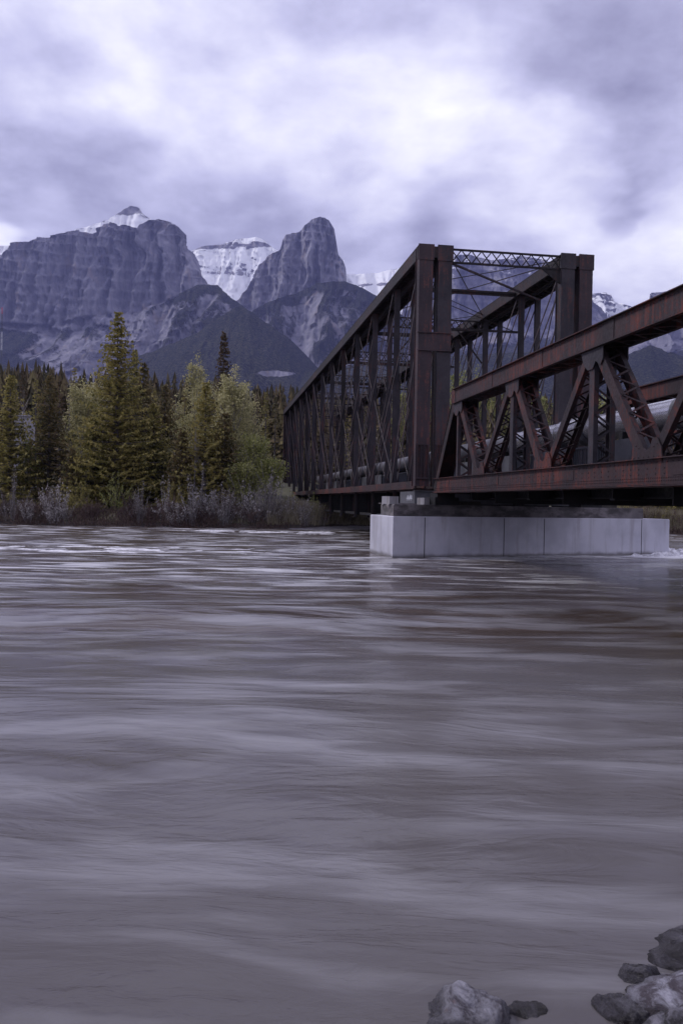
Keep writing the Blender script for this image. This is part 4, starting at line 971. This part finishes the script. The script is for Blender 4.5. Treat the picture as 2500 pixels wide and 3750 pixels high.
WB = [(45, 1.0, 'silver willow bush at the left edge below the dark green spruce'), (110, .8, 'silver willow bush on the bank below the pale shed'), (200, 1.0, 'tall silver willow bush below the olive brown spruce'),
      (235, .7, 'small silver willow just left of the low spruce at the snag'), (500, .6, 'small pale willow tuft at the foot of the tallest spruce'), (515, .75, 'bright pale willow spike right of the tallest spruce trunk'),
      (610, .75, 'low silver willow left of the big willow thicket'), (650, .8, 'silver willow at the left end of the big thicket'), (700, 1.05, 'tall silver willow in the big thicket below the grey-trunked spruce'),
      (738, 1.05, 'brightest silver willow in the middle of the big thicket'), (785, 1.0, 'full silver willow right of the middle of the thicket'), (825, .95, 'silver willow at the right end of the big thicket'),
      (905, .8, 'small silver willow beside the reddish brush near the bridge'), (945, 1.1, 'tall hazy silver willow below the bright green poplar'), (990, 1.15, 'wide hazy silver willow next to the far end of the truss'),
      (1030, .8, 'silver willow right under the far corner of the truss'),
      (1075, .72, 'silver willow in front of the second and third truss posts from the far end'), (1120, .6, 'low silver willow in front of the dark truss floor'),
      (1180, .5, 'low silver willow over the gravel bar'), (1255, .42, 'small silver willow tuft above the right part of the gravel bar')]
for i, (px_, s_, lb) in enumerate(WB):
    bush(protoW, i, px_, bank_y(at(px_, 65)) + .9 + rnd.uniform(0, .9), s_ * 1.12, lb, 'willow bush', 'silver willow bushes along the far bank')
places = ['left edge of the far bank', 'bank below the shed', 'foot of the olive brown spruce', 'left foot of the tallest spruce', 'right foot of the tallest spruce', 'gap below the bushy spruce', 'left side of the willow thicket', 'front of the willow thicket', 'right side of the willow thicket', 'bank below the bright green poplar', 'bank below the far corner of the truss', 'bank under the second truss panel', 'bank under the dark hanging floor beams', 'water edge beside the gravel bar']
for i, px_ in enumerate([20, 100, 165, 330, 470, 560, 630, 740, 840, 920, 1020, 1110, 1190, 1270]):
    Yb = bank_y(at(px_, 65)) + 1.1
    bush(protoD, i, px_, Yb + rnd.uniform(0, .5), rnd.uniform(.7, .95) * (.62 if px_ > 1000 else 1), 'dark reddish leafless brush bush at the ' + places[i], 'brush bush', 'reddish brush bushes along the far bank')
for i, (px_, Yo, s_, lb) in enumerate([(290, 2.4, .9, 'dark green bush low on the bank under the snag'), (420, 2.6, 1.0, 'dark green bush under the tallest spruce'), (640, 3.5, 1.0, 'green bush behind the left of the willow thicket'), (880, 3, .95, 'green bush between the thicket and the bright green poplar'),
        (1075, 3, .85, 'olive bush just right of the far end of the truss'), (1150, 2.2, .7, 'olive bush below the dark floor of the truss'), (1230, 2, .6, 'low olive bush left of the pier'), (1320, 2, .6, 'low olive bush beside the pier corner')]):
    bush(protoG, i, px_, bank_y(at(px_, 66)) + Yo, s_, lb, 'green bush', 'green bushes along the far bank')
# right of the pier, under the low span
for i, (px_, Yo, h_, m_, lb) in enumerate([(2330, 5, 5.5, M_SPD, 'dark olive spruce under the low span just right of the pier cap'), (2400, 7, 6.5, M_SPR, 'green spruce under the low span right of the pier'), (2470, 5, 6, M_SPR, 'green spruce at the right edge under the low span'), (2545, 6, 7, M_SPD, 'dark spruce just past the right edge under the low span')]):
    Yb = bank_y(at(px_, 66)) + Yo; o = conifer(h_, 1.9, 90 + i, m_, bare=.02); place(o, at(px_, Yb), Yb, label=lb, cat='spruce tree', group=GT)
for i, px_ in enumerate([2300, 2375, 2440, 2490]):
    bush(protoD if i % 2 else protoG, i, px_, bank_y(at(px_, 66)) + 1.5, .9, ['low green bush right behind the pier end', 'reddish brush right of the pier end', 'green bush at the bank right of the pier', 'reddish brush at the right edge below the low span'][i], 'bush', 'bushes on the bank right of the pier')

# conifers one can tell apart on the slope behind, then the wood as a mass
protoC = [conifer(15, 2.3, 101, M_SPD, dens=.55), conifer(14, 2.0, 102, M_BRN, dens=.55), conifer(15, 2.4, 103, M_SPR, dens=.55)]
names_ = []
Q = random.Random(12)
def top_px(px): return float(np.interp(px, [-100, 0, 200, 330, 560, 700, 800, 1000, 1150, 1400, 2000, 2600], [1305, 1312, 1318, 1335, 1345, 1370, 1375, 1390, 1420, 1430, 1440, 1440]))
usedC = set()
pos = [30, 78, 128, 160, 215, 268, 320, 372, 560, 590, 628, 672, 900, 935, 968, 1003, 1040, 1078, 1130, 1190, 1260, 1330, 2060, 2110, 2260, 2330, 2400, 2470]
BGL = ['at the very left edge', 'just left of the pale shed', 'just right of the pale shed', 'behind the left side of the olive brown spruce', 'behind the right side of the olive brown spruce', 'close to the tall snag', 'behind the left pale poplar', 'behind the left flank of the tallest spruce',
       'at the left of the gap right of the tallest spruce', 'in the middle of the gap right of the tallest spruce', 'at the right of the gap beside the tall pointed poplar', 'behind the left side of the tall pointed poplar', 'right behind the widest poplar', 'at the right shoulder of the widest poplar',
       'above the small bright green poplar', 'just left of the far end of the truss', 'at the far corner of the truss', 'behind the farthest posts of the truss', 'behind the second truss panel from the far end', 'behind the middle posts of the truss', 'behind the truss left of its near third', 'behind the near third of the truss',
       'seen behind the right end posts', 'seen between the pipe and the second low-truss diagonal', 'seen above the pipe behind a laced post', 'seen right of the last laced post', 'above the pipe near the right edge', 'above the pipe at the right edge']
for i, px_ in enumerate(pos):
    k = i % 3; p = protoC[k]; cp = k in usedC; usedC.add(k); Y_ = Q.uniform(92, 125); x_ = at(px_, Y_)
    h = survey(px_, top_px(px_) + Q.uniform(5, 75), Y_).z - ground_z(x_, Y_); sc = h / 15
    kind_ = ('dark green', 'brownish', 'olive green')[k]
    near_ = BGL[i]
    place(p, x_, Y_, max(.55, sc * .95), Q.random() * 6, sc, f'{kind_} background conifer {near_}', 'conifer', 'background conifers above the far bank', copy=cp)
# far wood
V, F, tint = [], [], []
Q = random.Random(99)
count = 0
for _ in range(900):
    px_ = Q.uniform(-250, 2750); Y_ = Q.uniform(105, 255); x_ = at(px_, Y_); gz = ground_z(x_, Y_)
    top = survey(px_, top_px(px_) + Q.uniform(-12, 60) + (255 - Y_) * .35, Y_).z; h = min(24, top - gz)
    if h < 5: continue
    r_ = h * Q.uniform(.13, .20); tn = Q.random(); count += 1
    base = Vector((x_, Y_, gz)); nt = 15
    for k in range(nt):
        f = k / nt; zc = base.z + h * (.04 + .94 * f); rr = r_ * (1 - f) ** .85 + .12
        for j in range(7):
            az = Q.random() * 6.283; c = Vector((x_, Y_, zc)); d0 = Vector((math.cos(az), math.sin(az), 0)); sd = Vector((-d0.y, d0.x, 0))
            tip = c + d0 * rr * Q.uniform(.7, 1.25) + Vector((0, 0, -h * .03 - rr * .3)); ww = rr * .45 + .10
            tri(V, F, c + Vector((0, 0, h * .075)), tip + sd * ww, tip - sd * ww * Q.uniform(.5, 1)); tint += [tn] * 3
me = bpy.data.meshes.new('forest'); me.from_pydata(V, [], F); me.update(); at_ = me.attributes.new('tint', 'FLOAT', 'POINT'); at_.data.foreach_set('value', tint)
m, t, b = mat('far_conifer_wood'); a_ = t.new('ShaderNodeAttribute', attribute_name='tint').outputs['Fac']; gn = t.new('ShaderNodeNewGeometry')
f_ = t.math('ADD', t.math('MULTIPLY', a_, .7), t.math('MULTIPLY', gn.outputs['Random Per Island'], .3))
t.l.new(t.ramp(f_, [(.1, (.042, .040, .026)), (.35, (.065, .054, .028)), (.6, (.105, .078, .042)), (.85, (.13, .11, .052)), (1, (.17, .145, .075))]), b.inputs['Base Color']); b.inputs['Roughness'].default_value = .9
b.inputs['Specular IOR Level'].default_value = .15
me.materials.append(m); fo = bpy.data.objects.new('forest', me); COL.objects.link(fo); tag(fo, kind='stuff')
# dry grass on the bank
V, F = [], []; Q = random.Random(4)
for _ in range(26000):
    px_ = Q.choice((Q.uniform(-60, 1500), Q.uniform(980, 1420), Q.uniform(980, 1420), Q.uniform(2250, 2560))); x_ = at(px_, 66); y_ = bank_y(x_) + 1.0 + abs(Q.gauss(0, 2.4)); x_ = at(px_, y_); z_ = ground_z(x_, y_)
    h = Q.uniform(.25, .95) * (1.35 if px_ > 980 else .42); c = Vector((x_, y_, z_ - .05)); l_ = Vector((Q.gauss(0, .22), Q.gauss(0, .22), 1)) * h; s_ = Vector((Q.uniform(.015, .035), 0, 0))
    tri(V, F, c - s_, c + s_, c + l_)
go = me_obj('grass', V, F, M_GRS); tag(go, kind='stuff')

V, F = [], []; Q = random.Random(8)
for _ in range(9000):
    px_ = Q.choice((Q.uniform(-80, 1060), Q.uniform(-80, 1060), Q.uniform(-80, 1380), Q.uniform(2250, 2560))); x_ = at(px_, 66); y_ = bank_y(x_) + .45 + abs(Q.gauss(0, 1.8)); x_ = at(px_, y_); z_ = ground_z(x_, y_)
    cl = .55 + .6 * mn.noise(Vector((x_ * .9, y_ * .6, 4))); h = Q.uniform(.25, 1.25) * max(.12, cl * 1.6 - .35) * (1 if px_ < 1000 else .6)
    c = Vector((x_, y_, z_ - .05)); l_ = Vector((Q.gauss(0, .35), -abs(Q.gauss(0, .3)), 1)) * h; s_ = Vector((Q.uniform(.012, .02), 0, 0)); tri(V, F, c - s_, c + s_, c + l_)
    for _k in range(7):
        e = c + l_ * Q.uniform(.25, 1.0); u_ = Vector((Q.gauss(0, 1), Q.gauss(0, 1), Q.gauss(0, 1))).normalized() * Q.uniform(.04, .10); v_ = u_.orthogonal().normalized() * .03; tri(V, F, e - v_, e + v_, e + u_)
uo = me_obj('undergrowth', V, F, M_DOG); tag(uo, kind='stuff')

# ------------------------------------------------------------------ rocks at the near edge
def rock(x, y, z, rx, ry, rz, seed, m, label, rot=0, amp=.22, sub=6):
    import bmesh
    bm = bmesh.new(); bmesh.ops.create_icosphere(bm, subdivisions=sub, radius=1)
    rq = random.Random(seed); pl = [(Vector((rq.gauss(0, 1), rq.gauss(0, 1), rq.gauss(0, 1))).normalized(), rq.uniform(.88, 1.0)) for _ in range(30)]
    for v in bm.verts:
        p = v.co.normalized(); o = Vector((seed * 3.1, seed * 1.7, seed))
        k = min(min(d_ / max(.05, p.dot(n_)) for n_, d_ in pl), 1.08)
        k *= 1 + .06 * mn.fractal(p * 2.0 + o, 1, 2, 3) + .028 * mn.fractal(p * 7 + o, .9, 2, 5) + .05 * (mn.ridged_multi_fractal(p * 2.2 + o, .9, 2.1, 5, 1, 2) - 1.2) * .5 + .010 * mn.noise(p * 20 + o); c = 0
        v.co = Vector((p.x * rx, p.y * ry, p.z * rz)) * (k + c)
    me = bpy.data.meshes.new('rock'); bm.to_mesh(me); bm.free(); me.shade_smooth(); me.materials.append(m)
    o = bpy.data.objects.new('river_rock', me); COL.objects.link(o); o.location = (x, y, z); o.rotation_euler = (0, 0, rot)
    tag(o, label, 'rock', 'river rocks at the near water edge'); return o
rock(.555, 3.44, -.075, .20, .19, .18, 2, M_RK1, 'rounded grey rock with rusty specks, lone at the bottom edge of the picture', .3)
rock(.80, 3.50, -.09, .12, .10, .12, 3, M_RK2, 'small dark reddish rock touching the right side of the lone grey rock')
rock(1.85, 4.00, -.06, .40, .26, .165, 4, M_RK2, 'dark veined rock on top of the pile at the right edge', .2)
rock(1.66, 3.48, -.07, .44, .30, .24, 5, M_RK3, 'large pale lilac rock in the middle of the pile at the right edge', -.2)
rock(1.36, 3.16, -.06, .28, .20, .24, 6, M_RK2, 'dark brown rock at the bottom of the pile, partly cut by the picture edge', .5)
rock(1.22, 3.50, -.12, .16, .15, .19, 8, M_RK2, 'small wet dark rock wedged at the left foot of the pale lilac rock', .1)
rock(1.38, 3.76, -.12, .15, .13, .18, 23, M_RK2, 'small dark stone between the top rock and the pale lilac rock, at the water', 1.4)
rock(2.15, 3.6, -.0, .4, .35, .3, 9, M_RK3, 'grey rock just past the right edge behind the pile', .9)
rock(.1, 2.6, -.05, .3, .28, .22, 10, M_RK1, 'grey rock on the near bank below the picture edge', 1.1)
rock(1.6, 2.6, .0, .45, .35, .3, 12, M_RK1, 'broad grey rock on the near bank below the pile', 2.1)

# ------------------------------------------------------------------ haze
mb = MB(); mb.box(-9000, 9000, -300, 8800, -40, 1900)
hz = mb.build('haze', None); tag(hz, kind='stuff')
m = bpy.data.materials.new('valley_air'); m.use_nodes = True; nt = m.node_tree; nt.nodes.clear()
o_ = nt.nodes.new('ShaderNodeOutputMaterial'); pv = nt.nodes.new('ShaderNodeVolumePrincipled'); nt.links.new(pv.outputs[0], o_.inputs['Volume'])
pv.inputs['Density'].default_value = 5.2e-5; pv.inputs['Color'].default_value = (.44, .48, .98, 1); pv.inputs['Anisotropy'].default_value = .2
hz.data.materials.append(m)
S.cycles.volume_bounces = 0
S.cycles.max_bounces = 8
